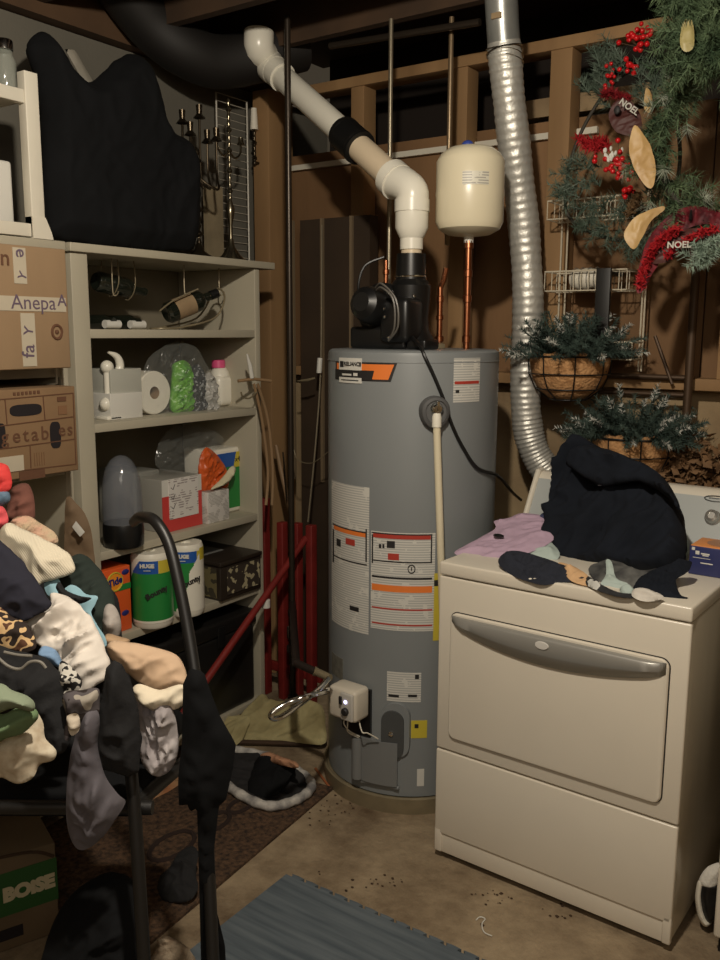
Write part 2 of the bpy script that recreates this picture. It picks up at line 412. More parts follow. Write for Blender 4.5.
cylpx(341, 361, 344.5, 367, M_ink, 'brand_roundel', wh, r1=HR+.0040)
# certification sticker, instruction labels
cylpx(453.5, 358, 479.5, 402, M_print, 'sticker', wh); cylpx(454.5, 381, 478.5, 384, M_red, 'sticker_stripe', wh, r1=HR+.0015)
th, z = cyl(456.5, 392); cylpx(455.5, 390, 459, 393, M_ink, 'sticker_mark', wh, r1=HR+.0015)
cylpx(332, 485, 369, 630, M_print, 'instruction_label', wh)
cylpx(371, 533, 434.5, 631, M_print, 'instruction_label', wh)
def frame(x0, y0, x1, y1, m, nm, wpx=1.3, hd=None, hh=5):
    r = HR+.0016
    for a in ((x0, y0, x1, y0+wpx), (x0, y1-wpx, x1, y1), (x0, y0, x0+wpx, y1), (x1-wpx, y0, x1, y1)):
        cylpx(*a, m, nm, wh, r1=r)
    if hd: cylpx(x0+wpx, y0+wpx, x1-wpx, y0+wpx+hh, hd, nm+'_header', wh, r1=r)
frame(333, 529, 367, 562, M_ink, 'warning_border', hd=M_org, hh=4)
frame(372, 534, 432, 563, M_ink, 'warning_border', hd=M_red, hh=4)
cylpx(372, 586, 432, 592.5, M_org, 'warning_header', wh, r1=HR+.0016)
cylpx(372, 577.5, 432, 579.5, M_ink, 'label_rule', wh, r1=HR+.0016)
cylpx(372, 609, 432, 610.5, M_red, 'label_rule', wh, r1=HR+.0016); cylpx(372, 624.5, 432, 626, M_red, 'label_rule', wh, r1=HR+.0016)
cylpx(350, 606.5, 359, 611, M_ink, 'label_mark', wh, r1=HR+.0016)
for x0, y0, x1, y1, m_ in ((379, 544, 381.5, 548, M_ink), (382.5, 544, 384.5, 548, M_ink), (387, 541, 395, 548, M_ink), (388, 553.5, 399, 560, M_red), (346, 539, 355, 545, M_red), (337, 539, 341, 546, M_ink)):
    cylpx(x0, y0, x1, y1, m_, 'warning_pictogram', wh, r1=HR+.0017)
th, z = cyl(411.5, 569); g = MB(); c = cpt(th, z, HR+.002); rt = Vector((-math.sin(th), math.cos(th), 0))
g.tube([c+rt*math.cos(a*PI/8)*.011+Vector((0, 0, math.sin(a*PI/8)*.013)) for a in range(16)], .0016, 5, closed=True)
g.tube([c+Vector((0, 0, .006)), c+Vector((0, 0, -.005))], .0016, 5); g.build('label_symbol', M_ink, wh)
cylpx(387, 672.5, 421, 702, M_print, 'rating_plate', wh); cylpx(415, 674.5, 419, 679, M_ink, 'rating_plate_mark', wh, r1=HR+.0016)
cylpx(388.5, 694.5, 399, 697, M_ink, 'rating_plate_mark', wh, r1=HR+.0016); cylpx(408, 694.5, 417, 697, M_ink, 'rating_plate_mark', wh, r1=HR+.0016)
cylpx(332, 656, 343, 677, mat('old_label', (120, 118, 108), .6, n=60, amt=.4), 'faded_label', wh)
cylpx(411, 720.5, 427, 738, M_yel, 'caution_label', wh); cylpx(414.5, 724, 418.5, 728, M_ink, 'caution_mark', wh, r1=HR+.0016)
cylpx(433.5, 573, 448, 640, M_yel, 'energy_label', wh); cylpx(434, 580, 438, 586, M_ink, 'energy_mark', wh, r1=HR+.0016)
cylpx(417, 769, 424, 786, M_paper, 'small_label', wh)
# relief valve with foam boot and discharge pipe
th, z = cyl(434, 410); nrm = Vector((math.cos(th), math.sin(th), 0)); rt = Vector((-math.sin(th), math.cos(th), 0)); c = cpt(th, z, HR)
def facing(c, nrm):
    r_ = Vector((-nrm.y, nrm.x, 0)); M = Matrix((r_, Vector((0, 0, 1)), nrm)).transposed().to_4x4(); M.translation = c; return M
F_ = facing(c, nrm)
def oval(rx, ry, n=36): return [(rx*math.cos(a*2*PI/n), ry*math.sin(a*2*PI/n)*(1 if math.sin(a*2*PI/n) > 0 else 1.35)) for a in range(n)]
vs = MB(); 
prof = [(1.0, -.02), (1.0, .012), (.9, .026), (.72, .032), (.66, .026), (.001, .024)]
pts = oval(.047, .044); k = len(pts); vv = []; ff = []
for s_, d_ in prof: vv += [F_ @ Vector((a*s_, b*s_, d_)) for a, b in pts]
for i in range(len(prof)-1): ff += [(i*k+j, i*k+(j+1) % k, (i+1)*k+(j+1) % k, (i+1)*k+j) for j in range(k)]
vs.add(vv, ff); vs.build('valve_boot', mat('dark_gray_foam', (84, 84, 84), .7), wh)
g = MB().lathe([(.001, .048), (.012, .047), (.018, .04), (.02, .02), (.02, 0)], (0, 0, 0), 20, F_ @ Matrix.Translation((0, .006, 0)))
rv = g.build('relief_valve', M_chrome, wh); g = MB(); g.box((-.004, .0, .045), (.004, .03, .052), .001, F_); g.build('lever', M_chrome, rv)
pd = c+nrm*.035
top_ = Vector((pd.x, pd.y, z-.028)); bot_ = Vector((pd.x, pd.y, .10))
g = MB().tube([pd+Vector((0, 0, -.002)), top_+Vector((0, 0, .008)), top_+Vector((0, 0, -.02))], [.011, .0145, .0145], 16)
g.build('threaded_adapter', M_pvc, wh)
p1 = on_plane(441, 555, pd, nrm); bt = Vector((p1.x, p1.y, z-.6)); dv = (p1-(top_)).normalized()
dp = MB().tube([top_+Vector((0, 0, -.015)), top_+dv*.9], .0115, 16); dp.build('discharge_pipe', mat('cpvc_cream', (216, 206, 178), .35), wh)
# access covers, gas control
th, z = cyl(393, 733); nrm = Vector((math.cos(th), math.sin(th), 0)); F_ = facing(cpt(th, z, HR), nrm)
def stadium(rx, hh, n=12): return [(rx*math.cos(a*PI/n), hh+rx*math.sin(a*PI/n)) for a in range(n+1)]+[(rx*math.cos(PI+a*PI/n), -hh+rx*math.sin(PI+a*PI/n)) for a in range(n+1)]
def plate(rx, hh, z0, z1, dx, dy, m, nm, par=wh, M=F_):
    g = MB(); p = stadium(rx, hh); k = len(p); v = [M @ Vector((a+dx, b+dy, z1)) for a, b in p]+[M @ Vector((a*1.06+dx, b*1.04+dy, z0)) for a, b in p]
    g.add(v, [tuple(range(k))]+[(i, (i+1) % k, (i+1) % k+k, i+k) for i in range(k)]); return g.build(nm, m, par)
plate(.045, .048, -.015, .008, .010, .012, M_tank, 'cover_rim'); plate(.037, .045, -.01, .014, 0, -.002, M_tank2, 'access_cover')
g = MB(); g.lathe([(.008, 0), (.008, .006), (.001, .008)], (0, 0, 0), 14, F_ @ Matrix.Translation((-.004, .004, .013))); g.build('sight_screw', M_chrome, wh)
t0, z0 = cyl(355, 783); t1, z1 = cyl(398, 745)
cylpoly((t0, .095, t1, .245), mat('burner_door', (116, 118, 118), .4), 'burner_door', wh, r1=HR+.018)
g = MB(); g.tube([cpt(t0+.08, .10, HR+.016), cpt(t0+.08, .24, HR+.016)], .020, 14); g.build('burner_door_curl', _m['burner_door'], wh)
g = MB(); g.tube([cpt(t0+.12, .088, HR+.01), cpt(t1+.02, .088, HR+.01)], .006, 6); g.build('door_lip', M_tank, wh)
cylpoly((cyl(345, 700)[0], .25, cyl(372, 700)[0], .41), M_plas, 'valve_backing', wh, r1=HR+.012)
# gas control valve: white box turned to the left-front
ca = D(352, 702, 2.70); th = math.radians(-88); nrm = Vector((math.cos(th), math.sin(th), 0))
th0, zz = cyl(359, 697); nrm = Vector((math.cos(th0), math.sin(th0), 0)); F_ = facing(cpt(th0, zz, HR), nrm)
gv = MB(); gv.box((-.062, -.052, .008), (.052, .055, .085), .014, F_); gvo = gv.build('gas_control_valve', mat('offwhite_plastic', (206, 198, 182), .4), wh)
g = MB(); g.box((-.004, -.045, .083), (.047, .048, .094), .006, F_); g.build('control_face', mat('pale_gray_plastic', (188, 184, 176), .4), gvo)
g = MB(); g.lathe([(.013, 0), (.013, .008), (.010, .012), (.001, .012)], (0, 0, 0), 20, F_ @ Matrix.Translation((.020, -.012, .093))); g.build('knob', M_ink, gvo)
g = MB(); g.box((-.006, .008, .093), (.006, .034, .099), .002, F_); g.build('switch', M_ink, gvo)
m = mat('status_led', (170, 165, 255), .3); m.node_tree.nodes['Principled BSDF'].inputs['Emission Color'].default_value = (.72, .68, 1, 1); m.node_tree.nodes['Principled BSDF'].inputs['Emission Strength'].default_value = 2.5
g = MB(); g.lathe([(.006, 0), (.006, .004), (.001, .005)], (0, 0, 0), 14, F_ @ Matrix.Translation((.020, .020, .093))); g.build('status_light', m, gvo)
g = MB(); g.tube([F_ @ Vector((-.06, .012, .045)), F_ @ Vector((-.075, .012, .045)), F_ @ Vector((-.098, .010, .045))], [.016, .016, .011], 16); g.build('gas_inlet_nut', mat('offwhite_plastic', (0, 0, 0)), gvo)
for i, (a, b) in enumerate((((-.01, -.05), (.0, -.115)), ((-.012, -.05), (-.005, -.12)), ((.03, -.05), (.075, -.10)))):
    g = MB(); g.tube([F_ @ Vector((a[0], a[1], .04)), F_ @ Vector((a[0]-.004+i*.018, a[1]-.02-.005*i, .062)), F_ @ Vector((b[0], b[1]+.015, .05)), F_ @ Vector((b[0]+.02, b[1]-.01, .02))], .0022, 6, smooth=6); g.build('burner_wire', M_white, wh)
# blower and flue collar on top
bl = thing('vent_blower', 'black plastic blower and vent collar standing on the water heater', 'blower', (HC.x+.0, HC.y, 1.498))
bc = P(412, 300, 'Y', 2.47); bX, bY = -1.515, 2.49
g = MB(); g.lathe([(.075, 1.499), (.078, 1.53), (.062, 1.56), (.058, 1.60), (.064, 1.66), (.066, 1.70), (.056, 1.715), (.050, 1.72), (.047, 1.80), (.046, 1.80)], (bX+.0, bY, 0), 32); g.build('vent_collar', M_plas, bl)
g = MB(); g.tube([(bX+.049*math.cos(a*PI/12), bY+.049*math.sin(a*PI/12), 1.728) for a in range(24)], .0035, 8, closed=True); g.build('hose_clamp', M_chrome, bl)
mc = P(378, 308, 'Y', 2.42)
Mr = Matrix.Translation(mc) @ Matrix.Rotation(math.radians(80), 4, 'X') @ Matrix.Rotation(0, 4, 'Z')
g = MB(); g.lathe([(.001, .10), (.03, .10), (.05, .085), (.058, .06), (.06, .0), (.085, -.01), (.09, -.05), (.085, -.07), (.001, -.07)], (0, 0, 0), 32, Mr); g.build('motor', M_plas, bl)
g = MB().box((mc.x-.10, mc.y-.02, 1.499), (mc.x+.115, mc.y+.12, 1.57), .012); g.build('housing', M_plas, bl)
g = MB().box((mc.x+.03, mc.y-.045, 1.52), (mc.x+.14, mc.y+.06, 1.66), .02); g.build('inlet_box', M_plas, bl)
g = MB().box((bX+.04, bY-.09, 1.499), (bX+.11, bY+.0, 1.53), .008); g.build('mount_foot', M_plas, bl)
g = MB()
for k in range(2):
    g.tube([(mc.x+.03, mc.y-.06, 1.69-.01*k), (mc.x+.07, mc.y-.085, 1.70-.012*k), (mc.x+.125-.01*k, mc.y-.09, 1.65), (mc.x+.13-.012*k, mc.y-.085, 1.57), (mc.x+.08, mc.y-.06, 1.525)], .0032, 6, smooth=8)
g.build('wire_loop', mat('gray_wire', (96, 92, 86), .4), bl)
g = MB()
for p_ in ((mc.x+.055, mc.y-.05, 1.625), (mc.x+.06, mc.y-.052, 1.60), (mc.x+.075, mc.y-.05, 1.535), (bX+.045, bY-.055, 1.665), (bX-.045, bY-.055, 1.68)): g.ball(p_, .006, 8)
g.build('bolt', M_chrome, bl)
g = MB(); q0 = mc+Vector((-.07, .02, .01)); g.tube([q0, q0+Vector((-.035, .02, .06)), q0+Vector((-.03, .05, .13)), q0+Vector((.02, .09, .16))], .004, 6, smooth=8); g.build('sensor_hose', M_rub, bl)
# black power cord from blower to the wall side
c0 = cpt(cyl(424, 346)[0], 1.50, HR+.004)
pts = [Vector((bX+.06, bY-.085, 1.535)), cpt(cyl(421, 350)[0], 1.512, HR-.03), cpt(cyl(424, 350)[0], 1.485, HR+.006)]
for px, py in ((433, 375), (443, 400), (451, 425), (462, 448), (476, 468)): a, b = cyl(px, py); pts.append(cpt(a, b, HR+.007))
pts += [Vector((-1.24, 2.60, 1.09)), P(512, 492, 'Y', 2.86), P(521, 500, 'Y', 3.0)]
o = MB().tube(pts, .0055, 8, smooth=6).build('power_cord', M_rub); tagp(o, 'black power cord running down the front of the grey water heater', 'cord')
# flexible gas connector
k0 = F_ @ Vector((-.092, .010, .045))
gp = thing('gas_connector', 'silver flexible gas connector looping left from the heater control', 'gas hose', (k0.x-.15, k0.y, k0.z-.05))
dd_ = 2.66
pts = [k0, D(312, 695, 2.60), D(290, 702, 2.56), D(273, 712, 2.54), D(272, 718, 2.54), D(281, 717, 2.55), D(300, 704, 2.60), D(320, 688, 2.68), D(328, 679, 2.75)]
MB().tube(pts, .0085, 12, smooth=6).build('corrugated_hose', M_chrome, gp)
MB().tube([D(330, 678, 2.76), D(317, 672, 2.80), D(314, 671, 2.80)], [.012, .013, .016], 14).build('hose_fitting', M_galv, gp)
MB().tube([D(316, 672, 2.80), D(296, 663, 2.86)], .013, 12).build('black_nipple', mat('black_iron', (52, 44, 40), .5, metal=.5), gp)

# vertical iron gas pipe
ip = thing('gas_pipe', 'thin dark iron gas pipe running floor to ceiling left of the heater', 'pipe', P(291, 690, 'Y', 2.62))
a = P(288, 2, 'Y', 2.62); b_ = P(293, 690, 'Y', 2.62); xx = b_.x
MB().tube([(xx, 2.62, .06), (xx, 2.62, 2.66)], .0115, 12).build('pipe', mat('dark_iron', (62, 54, 46), .35, metal=.6), ip)
for z_, r_, h_ in ((.45, .018, .03), (.36, .020, .04), (.30, .024, .03), (.08, .022, .05)): MB().lathe([(r_*.85, z_-h_/2), (r_, z_-h_/2+.004), (r_, z_+h_/2-.004), (r_*.85, z_+h_/2)], (xx, 2.62, 0), 12).build('fitting', mat('black_iron', (0, 0, 0)), ip)
fp = D(296, 663, 2.86); MB().tube([(xx, 2.62, fp.z), tuple(fp)], .014, 12).build('tee_branch', _m['black_iron'], ip)
g = MB(); g.box((xx-.004, 2.59, .352), (xx+.004, 2.60, .40), .001); g.build('shutoff_lever', M_chrome, ip)
# copper and steel water lines
def vpipe(nm, lab, x_, y_, z0, z1, r, m, extra=()):
    t = thing(nm, lab, 'pipe', (x_, y_, z0)); MB().tube([(x_, y_, z0), (x_, y_, z1)], r, 12).build('pipe', m, t)
    for z_, rr, h_ in extra: MB().lathe([(r, z_-h_/2), (rr, z_-h_/2+.002), (rr, z_+h_/2-.002), (r, z_+h_/2)], (x_, y_, 0), 12).build('coupling', m, t)
    return t
p = P(390, 145, 'Y', 2.75); vpipe('water_line', 'thin steel water line rising to the ceiling behind the bent vent pipe', p.x, 2.75, 1.50, 2.62, .008, mat('dull_steel', (150, 140, 120), .35, metal=.7))
p = P(386, 270, 'Y', 2.66); vpipe('water_line', 'short copper riser behind the left side of the black blower', p.x, 2.66, 1.50, 1.80, .0085, M_cu, ((1.71, .012, .02), (1.76, .012, .02)))
p = P(440, 300, 'Y', 2.60); t = vpipe('water_line', 'copper riser with dark fittings between blower and expansion tank pipe', p.x, 2.60, 1.498, 1.70, .010, M_cu, ((1.53, .015, .02), (1.60, .013, .016), (1.66, .013, .02)))
MB().tube([(p.x, 2.60, 1.695), (p.x+.012, 2.60, 1.72), (p.x+.018, 2.605, 1.76)], .009, 10).build('upper_riser', M_cu, t)
g = MB().lathe([(.02, 1.499), (.022, 1.505), (.022, 1.513), (.012, 1.518)], (p.x, 2.60, 0), 6); g.build('nipple_nut', M_galv, t)
p = P(450, 100, 'Y', 2.85); vpipe('water_line', 'thin copper line from ceiling down behind the cream expansion tank', p.x, 2.85, 1.86, 2.62, .009, mat('tarnished_copper', (140, 120, 94), .35, metal=.6))
# expansion tank
TX, TY = -1.367, 2.60
et = thing('expansion_tank', 'cream cylindrical expansion tank on a copper pipe above the heater', 'tank', (TX, TY, 1.498))
p = P(437, 190, 'Y', TY); q = P(503, 190, 'Y', TY)
_R = .108
prof = [(.001, 2.135), (.03, 2.134), (.07, 2.125), (.094, 2.108), (_R, 2.085), (_R, 2.0), (_R+.0015, 1.985), (_R, 1.972), (_R, 1.90), (.098, 1.878), (.07, 1.862), (.03, 1.856), (.001, 1.855)]
MB().lathe(prof[::-1], (TX, TY, 0), 48).build('tank_shell', mat('cream_enamel', (222, 212, 184), .3, n=3, amt=.04), et)
MB().tube([(TX, TY, 1.836), (TX, TY, 1.858)], .016, 12).build('tank_nipple', M_paper, et)
MB().lathe([(.010, 1.84), (.016, 1.842), (.016, 1.82), (.0105, 1.818)][::-1], (TX, TY, 0), 12).build('adapter', M_cu, et)
g = MB(); g.tube([(TX, TY, 1.5), (TX, TY, 1.83)], .011, 14)
for z_ in (1.53, 1.66, 1.74): g.lathe([(.011, z_-.012), (.014, z_-.01), (.014, z_+.01), (.011, z_+.012)], (TX, TY, 0), 14)
g.build('copper_pipe', M_cu, et)
pb = P(466, 140, 'Y', TY); MB().ball((TX-.012, TY, 2.136), .020, 12, (1, 1, .8)).build('valve_cap', mat('blue_cap', (50, 70, 150), .5), et)
# tank label
vs = []; fs = []
for r_ in (_R+.0012, _R-.001):
    for z_ in (2.035, 2.075):
        for i in range(9): a = math.radians(-75+i*5.5); vs.append((TX+r_*math.cos(a), TY+r_*math.sin(a), z_-.035))
for i in range(8): fs += [(i, i+1, 10+i, 9+i)]
MB().add(vs, fs+[(18+i, 19+i, 28+i, 27+i) for i in range(8)]).build('tank_label', print_mat('tank_print', (210, 206, 190), (160, 156, 146), 40, cover=.6), et)

# ------------------------------------------------ white vent pipe
vp = thing('vent_pipe', 'white plastic vent pipe bending from the blower up toward the ceiling', 'pipe', (bX, bY, 1.79))
A = Vector((bX, bY, 1.98)); T_ = P(272, 68, 'X', -2.3); dirp = (T_-A).normalized()
MB().tube([(bX, bY, 1.79), (bX, bY, 1.86)], .033, 28).build('lower_pipe', mat('pvc_tan', (214, 196, 168), .3), vp)
MB().lathe([(.033, 1.812), (.037, 1.814), (.037, 1.848), (.040, 1.852), (.053, 1.880), (.053, 1.945), (.046, 1.95)], (bX, bY, 0), 32).build('reducer_coupling', M_pvc, vp)
e1_ = A+dirp*.10
MB().tube([(bX, bY, 1.93), (bX, bY, 1.955), A+Vector((0, 0, .01)), A+dirp*.045+Vector((0, 0, .012)), e1_, e1_+dirp*.012], [.050, .052, .052, .053, .055, .052], 28, smooth=5).build('elbow', M_pvc, vp)
g = MB(); g.tube([(bX, bY, 1.93), (bX, bY, 1.968)], .056, 28); g.build('elbow_socket', M_pvc, vp)
g = MB(); g.tube([e1_-dirp*.012, e1_+dirp*.028], .060, 28); g.build('elbow_socket', M_pvc, vp)
Lp = (T_-A).length; bm_ = (P(361, 137, 'X', -1.80)-A).length
MB().tube([e1_, A+dirp*bm_], .0445, 28).build('tan_pipe', _m['pvc_tan'], vp)
MB().tube([A+dirp*bm_, T_], .0445, 28).build('upper_pipe', M_pvc, vp)
MB().tube([A+dirp*(bm_-.062), A+dirp*(bm_-.06), A+dirp*(bm_+.058), A+dirp*(bm_+.06)], [.047, .058, .058, .047], 28).build('rubber_coupling', M_rub, vp)
g = MB()
for s_ in (-.045, .045): g.tube([A+dirp*(bm_+s_-.005), A+dirp*(bm_+s_+.005)], .0595, 28)
g.build('clamp', mat('dark_clamp', (60, 58, 56), .3, metal=.8), vp)
T2 = P(259, 32, 'X', -2.32)
MB().tube([T_-dirp*.03, T_+dirp*.02, T_+dirp*.05+Vector((0, 0, .02)), T2+Vector((0, 0, -.06)), T2], [.054, .056, .056, .056, .056], 28, smooth=5).build('upper_elbow', M_pvc, vp)
MB().tube([T_-dirp*.09, T_-dirp*.02], .053, 28).build('upper_socket', M_pvc, vp)
# dark round duct under the joists at the left
o = MB().tube([P(118, -20, 'X', -2.56), P(150, 22, 'X', -2.55), P(185, 50, 'X', -2.5), P(225, 62, 'X', -2.45), P(300, 46, 'X', -2.3)], .095, 24, smooth=5).build('round_duct', mat('dark_duct', (20, 17, 15), .65), None)
tagp(o, 'dark round duct hanging under the ceiling left of the vent pipe', 'duct')
# silver flexible duct
pts = [P(500, -30, 'Y', 2.72), P(503, 30, 'Y', 2.76), P(508, 90, 'Y', 2.80), P(516, 160, 'Y', 2.86), P(524, 230, 'Y', 2.92), P(528, 300, 'Y', 2.94), P(526, 360, 'Y', 2.95), P(526, 410, 'Y', 2.95), P(532, 445, 'Y', 2.96), P(548, 472, 'Y', 2.98), P(575, 492, 'Y', 3.0)]
q = catmull(pts, 40); rs = []; rnd = random.Random(3)
for i, p in enumerate(q): rs.append(.0535+.0011*math.sin(i*1.25)+.0012*math.sin(i*.13)+(rnd.random()-.5)*.0012)
fd = thing('flexible_duct', 'crinkled silver foil dryer duct hanging behind the dryer', 'duct', q[-1]-Vector((0, 0, .06)))
MB().tube(q[48:], rs[48:], 36).build('foil_duct', mat('foil', (206, 204, 196), .46, metal=.6, bump=.45, bscale=30), fd)
MB().tube(q[:52], .0525, 36).build('rigid_duct', mat('galvanised_duct', (176, 178, 174), .32, metal=.6, n=9, amt=.3, bump=.12, bscale=12), fd)
t_ = q[58]; g = MB()
for k in range(5): g.tube([q[50+k*3]+Vector((.058*math.cos(a*PI/12), .058*math.sin(a*PI/12), .012*math.sin(a*PI/12+k)+(k-2)*.004)) for a in range(24)], .0015, 5, closed=True)
g.build('wire_tie', M_chrome, fd)
MB().box((q[34].x-.012, q[34].y-.058, q[34].z-.01), (q[34].x+.022, q[34].y-.05, q[34].z+.008), .001).build('tape_tag', M_found, fd)

o = MB().tube([P(330, 46, 'Y', 2.80), P(480, 22, 'Y', 2.80)], .012, 10).build('overhead_pipe', _m['dark_iron']); tagp(o, 'horizontal dark pipe under the joists crossing above the heater', 'pipe')
# ================================================================== DRYER AND WASHER
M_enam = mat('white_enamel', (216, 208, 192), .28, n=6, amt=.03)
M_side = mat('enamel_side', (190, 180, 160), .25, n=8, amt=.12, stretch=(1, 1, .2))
M_hand = mat('silver_handle', (150, 148, 142), .35, metal=.35)
M_seam = mat('seam_black', (20, 18, 16), .8)
TD = Matrix.Translation((-1.182, 2.122, 0)) @ Matrix.Rotation(math.radians(-2.2), 4, 'Z')
W = .70
dr = thing('dryer', 'white front loading clothes dryer with grey curved door handle', 'dryer', (-1.182, 2.122, 0), math.radians(-2.2))
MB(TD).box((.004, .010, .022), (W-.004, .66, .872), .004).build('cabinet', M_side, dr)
g = MB(TD)
for a, b in ((.04, .05), (W-.04, .05), (.04, .6), (W-.04, .6)): g.lathe([(.018, 0), (.018, .01), (.008, .012), (.008, .03)], (a, b, 0), 14)
g.build('leg', M_seam, dr)
MB(TD).box((0, -.004, .876), (W, .66, .914), .006).build('worktop', M_enam, dr)
MB(TD).box((0, -.002, .354), (W, .016, .872), .005).build('front_panel', M_enam, dr)
g = MB(TD); g.box((0, -.002, .084), (W, .016, .349), .005); g.box((0, -.002, .024), (.024, .016, .10), .004); g.box((W-.022, -.002, .024), (W, .016, .10), .004)
g.box((.02, .003, .024), (W-.02, .018, .088), .002); g.build('lower_panel', M_enam, dr)
def rrect(x0, x1, z0, z1, r, n=8):
    o = []
    for cx, cz, a0 in ((x1-r, z1-r, 0), (x0+r, z1-r, 90), (x0+r, z0+r, 180), (x1-r, z0+r, 270)):
        for k in range(n+1): a = math.radians(a0+90*k/n); o.append((cx+r*math.cos(a), cz+r*math.sin(a)))
    return o
def shell(x0, x1, z0, z1, r, steps, T=TD, ax='front'):
    g = MB(T); v = []; f = []
    for ins, yy in steps: v += [(a, yy, b) for a, b in rrect(x0+ins, x1-ins, z0+ins, z1-ins, max(.002, r-ins))]
    k = len(v)//len(steps)
    for i in range(len(steps)-1): f += [(i*k+j, i*k+(j+1) % k, (i+1)*k+(j+1) % k, (i+1)*k+j) for j in range(k)]
    f.append(tuple(range((len(steps)-1)*k, len(steps)*k))); g.add(v, f); return g
shell(.041, .658, .396, .777, .024, ((0, .0), (0, -.0035),)).build('door_gap_shade', M_seam, dr)  # black ring paints the shadow of the gap round the door
dd = shell(.0435, .6555, .3985, .7745, .022, ((0, .0), (0, -.008), (.003, -.0115), (.008, -.0125))).build('door', M_enam, dr)
g = MB(TD); v = []; n = 40
for i in range(n+1):
    u = i/n; x = .050+.600*u; zt = .768; zb = .750-.058*math.sin(PI*(u**.9))**.75-.012*u
    e = min(1, min(u, 1-u)*14)**.5
    for s_, o_ in ((0, .004), (.03, .012), (.12, .017), (.55, .021), (.62, .018), (.97, .008), (1, .003)): v.append((x, -.0125-(o_*e), zt+(zb-zt)*s_ if True else 0))
f = []
for i in range(n):
    for j in range(6): f.append((i*7+j, i*7+j+1, (i+1)*7+j+1, (i+1)*7+j))
f += [(0, 1, 2, 3, 4, 5, 6), tuple(n*7+j for j in range(7))]
g.add(v, f); g.build('door_handle', M_hand, dd, sharp=50)
MB(TD).lathe([(.001, .003), (.018, .0025), (.020, 0)], (0, 0, 0), 24, Matrix.Translation((.334, -.0325, .748)) @ Matrix.Rotation(PI/2, 4, 'X') @ Matrix.Diagonal((1, .55, 1, 1))).build('maker_badge', mat('badge_silver', (205, 202, 196), .3), dd)
# control console
prof = [(.49, .912), (.488, .925), (.585, 1.085), (.60, 1.097), (.62, 1.10), (.66, 1.095), (.66, .912)]
def conbox(x0, x1, m, nm, par, s=0):
    v = [(x0, a, b) for a, b in prof]+[(x1, a, b) for a, b in prof]; k = len(prof)
    return MB(TD).add(v, [tuple(range(k)), tuple(range(2*k-1, k-1, -1))]+[(i, (i+1) % k, (i+1) % k+k, i+k) for i in range(k)]).build(nm, m, par)
con = conbox(.012, W-.012, M_enam, 'console', dr)
nrm_c = Vector((0, -.160, .097)).normalized(); up_c = Vector((0, .097, .160)).normalized()
c0_ = Vector((0, .49, .925)); 
MB(TD).prism([(.020, .006), (W-.040, .006), (W-.040, .178), (.020, .178)], (1, 0, 0), up_c, nrm_c, c0_+nrm_c*.003, .004).build('control_panel', mat('panel_gray', (168, 172, 170), .3), con)
v = [];
g = MB(TD); g.tube([(.012, a, b) for a, b in prof[:5]], .010, 10, smooth=3); g.build('end_cap', M_enam, con)
g = MB(TD); g.tube([(W-.012, a, b) for a, b in prof[:5]], .010, 10, smooth=3); g.build('end_cap', M_enam, con)
def conpt(px, py):
    n_ = TD.to_3x3() @ nrm_c; p0 = TD @ (c0_+nrm_c*.003); return on_plane(px, py, p0, n_), n_
for px, py, r in ((632, 513, .017), (713, 518, .020)):
    p, n_ = conpt(px, py); r_ = Vector((1, 0, 0)); r_ = (r_-n_*r_.dot(n_)).normalized(); M = Matrix((r_, n_.cross(r_), n_)).transposed().to_4x4(); M.translation = p
    MB().lathe([(r*1.15, 0), (r*1.15, .004), (r, .006), (r*.9, .022), (r*.55, .026), (r*.5, .022), (.001, .022)], (0, 0, 0), 24, M).build('control_knob', mat('satin_knob', (190, 188, 182), .25, metal=.7), con)
p, n_ = conpt(716, 499); r_ = Vector((1, 0, 0)); u_ = n_.cross(r_)
MB().tube([p+n_*.002+r_*.032*math.cos(a*PI/12)+u_*.009*math.sin(a*PI/12) for a in range(24)], .0015, 6, closed=True).build('button_outline', M_tank2, con)
MB().prism([(0, 0), (.03, 0), (.03, .003), (0, .003)], TD.to_3x3() @ Vector((1, 0, 0)), TD.to_3x3() @ up_c, n_, p+n_*.0006-Vector((.02, 0, 0)), .001).build('panel_marking', M_tank2, con)

TWs = Matrix.Translation((-.395, 2.16, 0)) @ Matrix.Rotation(math.radians(-2), 4, 'Z')
ws = thing('washing_machine', 'white washing machine at the right edge, beside the dryer', 'washing machine', (-.395, 2.16, 0), math.radians(-2))
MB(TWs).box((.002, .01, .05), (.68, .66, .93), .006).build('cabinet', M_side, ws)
MB(TWs).box((0, -.004, .05), (.68, .014, .24), .008).build('lower_panel', M_enam, ws)
MB(TWs).box((0, -.004, .246), (.68, .014, .90), .008).build('front_panel', M_enam, ws)
MB(TWs).box((0, -.004, .905), (.68, .66, .945), .008).build('lid', M_enam, ws)
MB(TWs).box((.01, .02, .0), (.67, .64, .052)).build('plinth', M_seam, ws)
# sneaker wedged between the machines
sn = thing('sneaker', 'black and white sneaker standing on its toe between dryer and washer', 'shoe', P(704, 925, 'Z', 0)); 
snp = (P(704, 900, 'Y', 2.23), Vector((.35, -1, .1)).normalized())
cloth('upper', None, None, [(700, 884), (712, 878), (722, 884), (722, 912), (713, 922), (705, 921), (700, 905)], snp, .035, M_plas, parent=sn, fold=(0, 8, .002), seed=1)
cloth('sole', None, None, [(697, 884), (700, 879), (703, 884), (702, 900), (706, 916), (712, 922), (706, 927), (699, 920), (695, 900)], snp, .03, M_white, parent=sn, fold=(0, 8, .001), seed=2)
cloth('tongue', None, None, [(699, 884), (702, 873), (711, 865), (722, 864), (722, 884), (710, 890)], snp, .04, mat('shoe_white', (206, 202, 192), .7, bump=.4, bscale=120), parent=sn, fold=(0, 8, .003), seed=3)

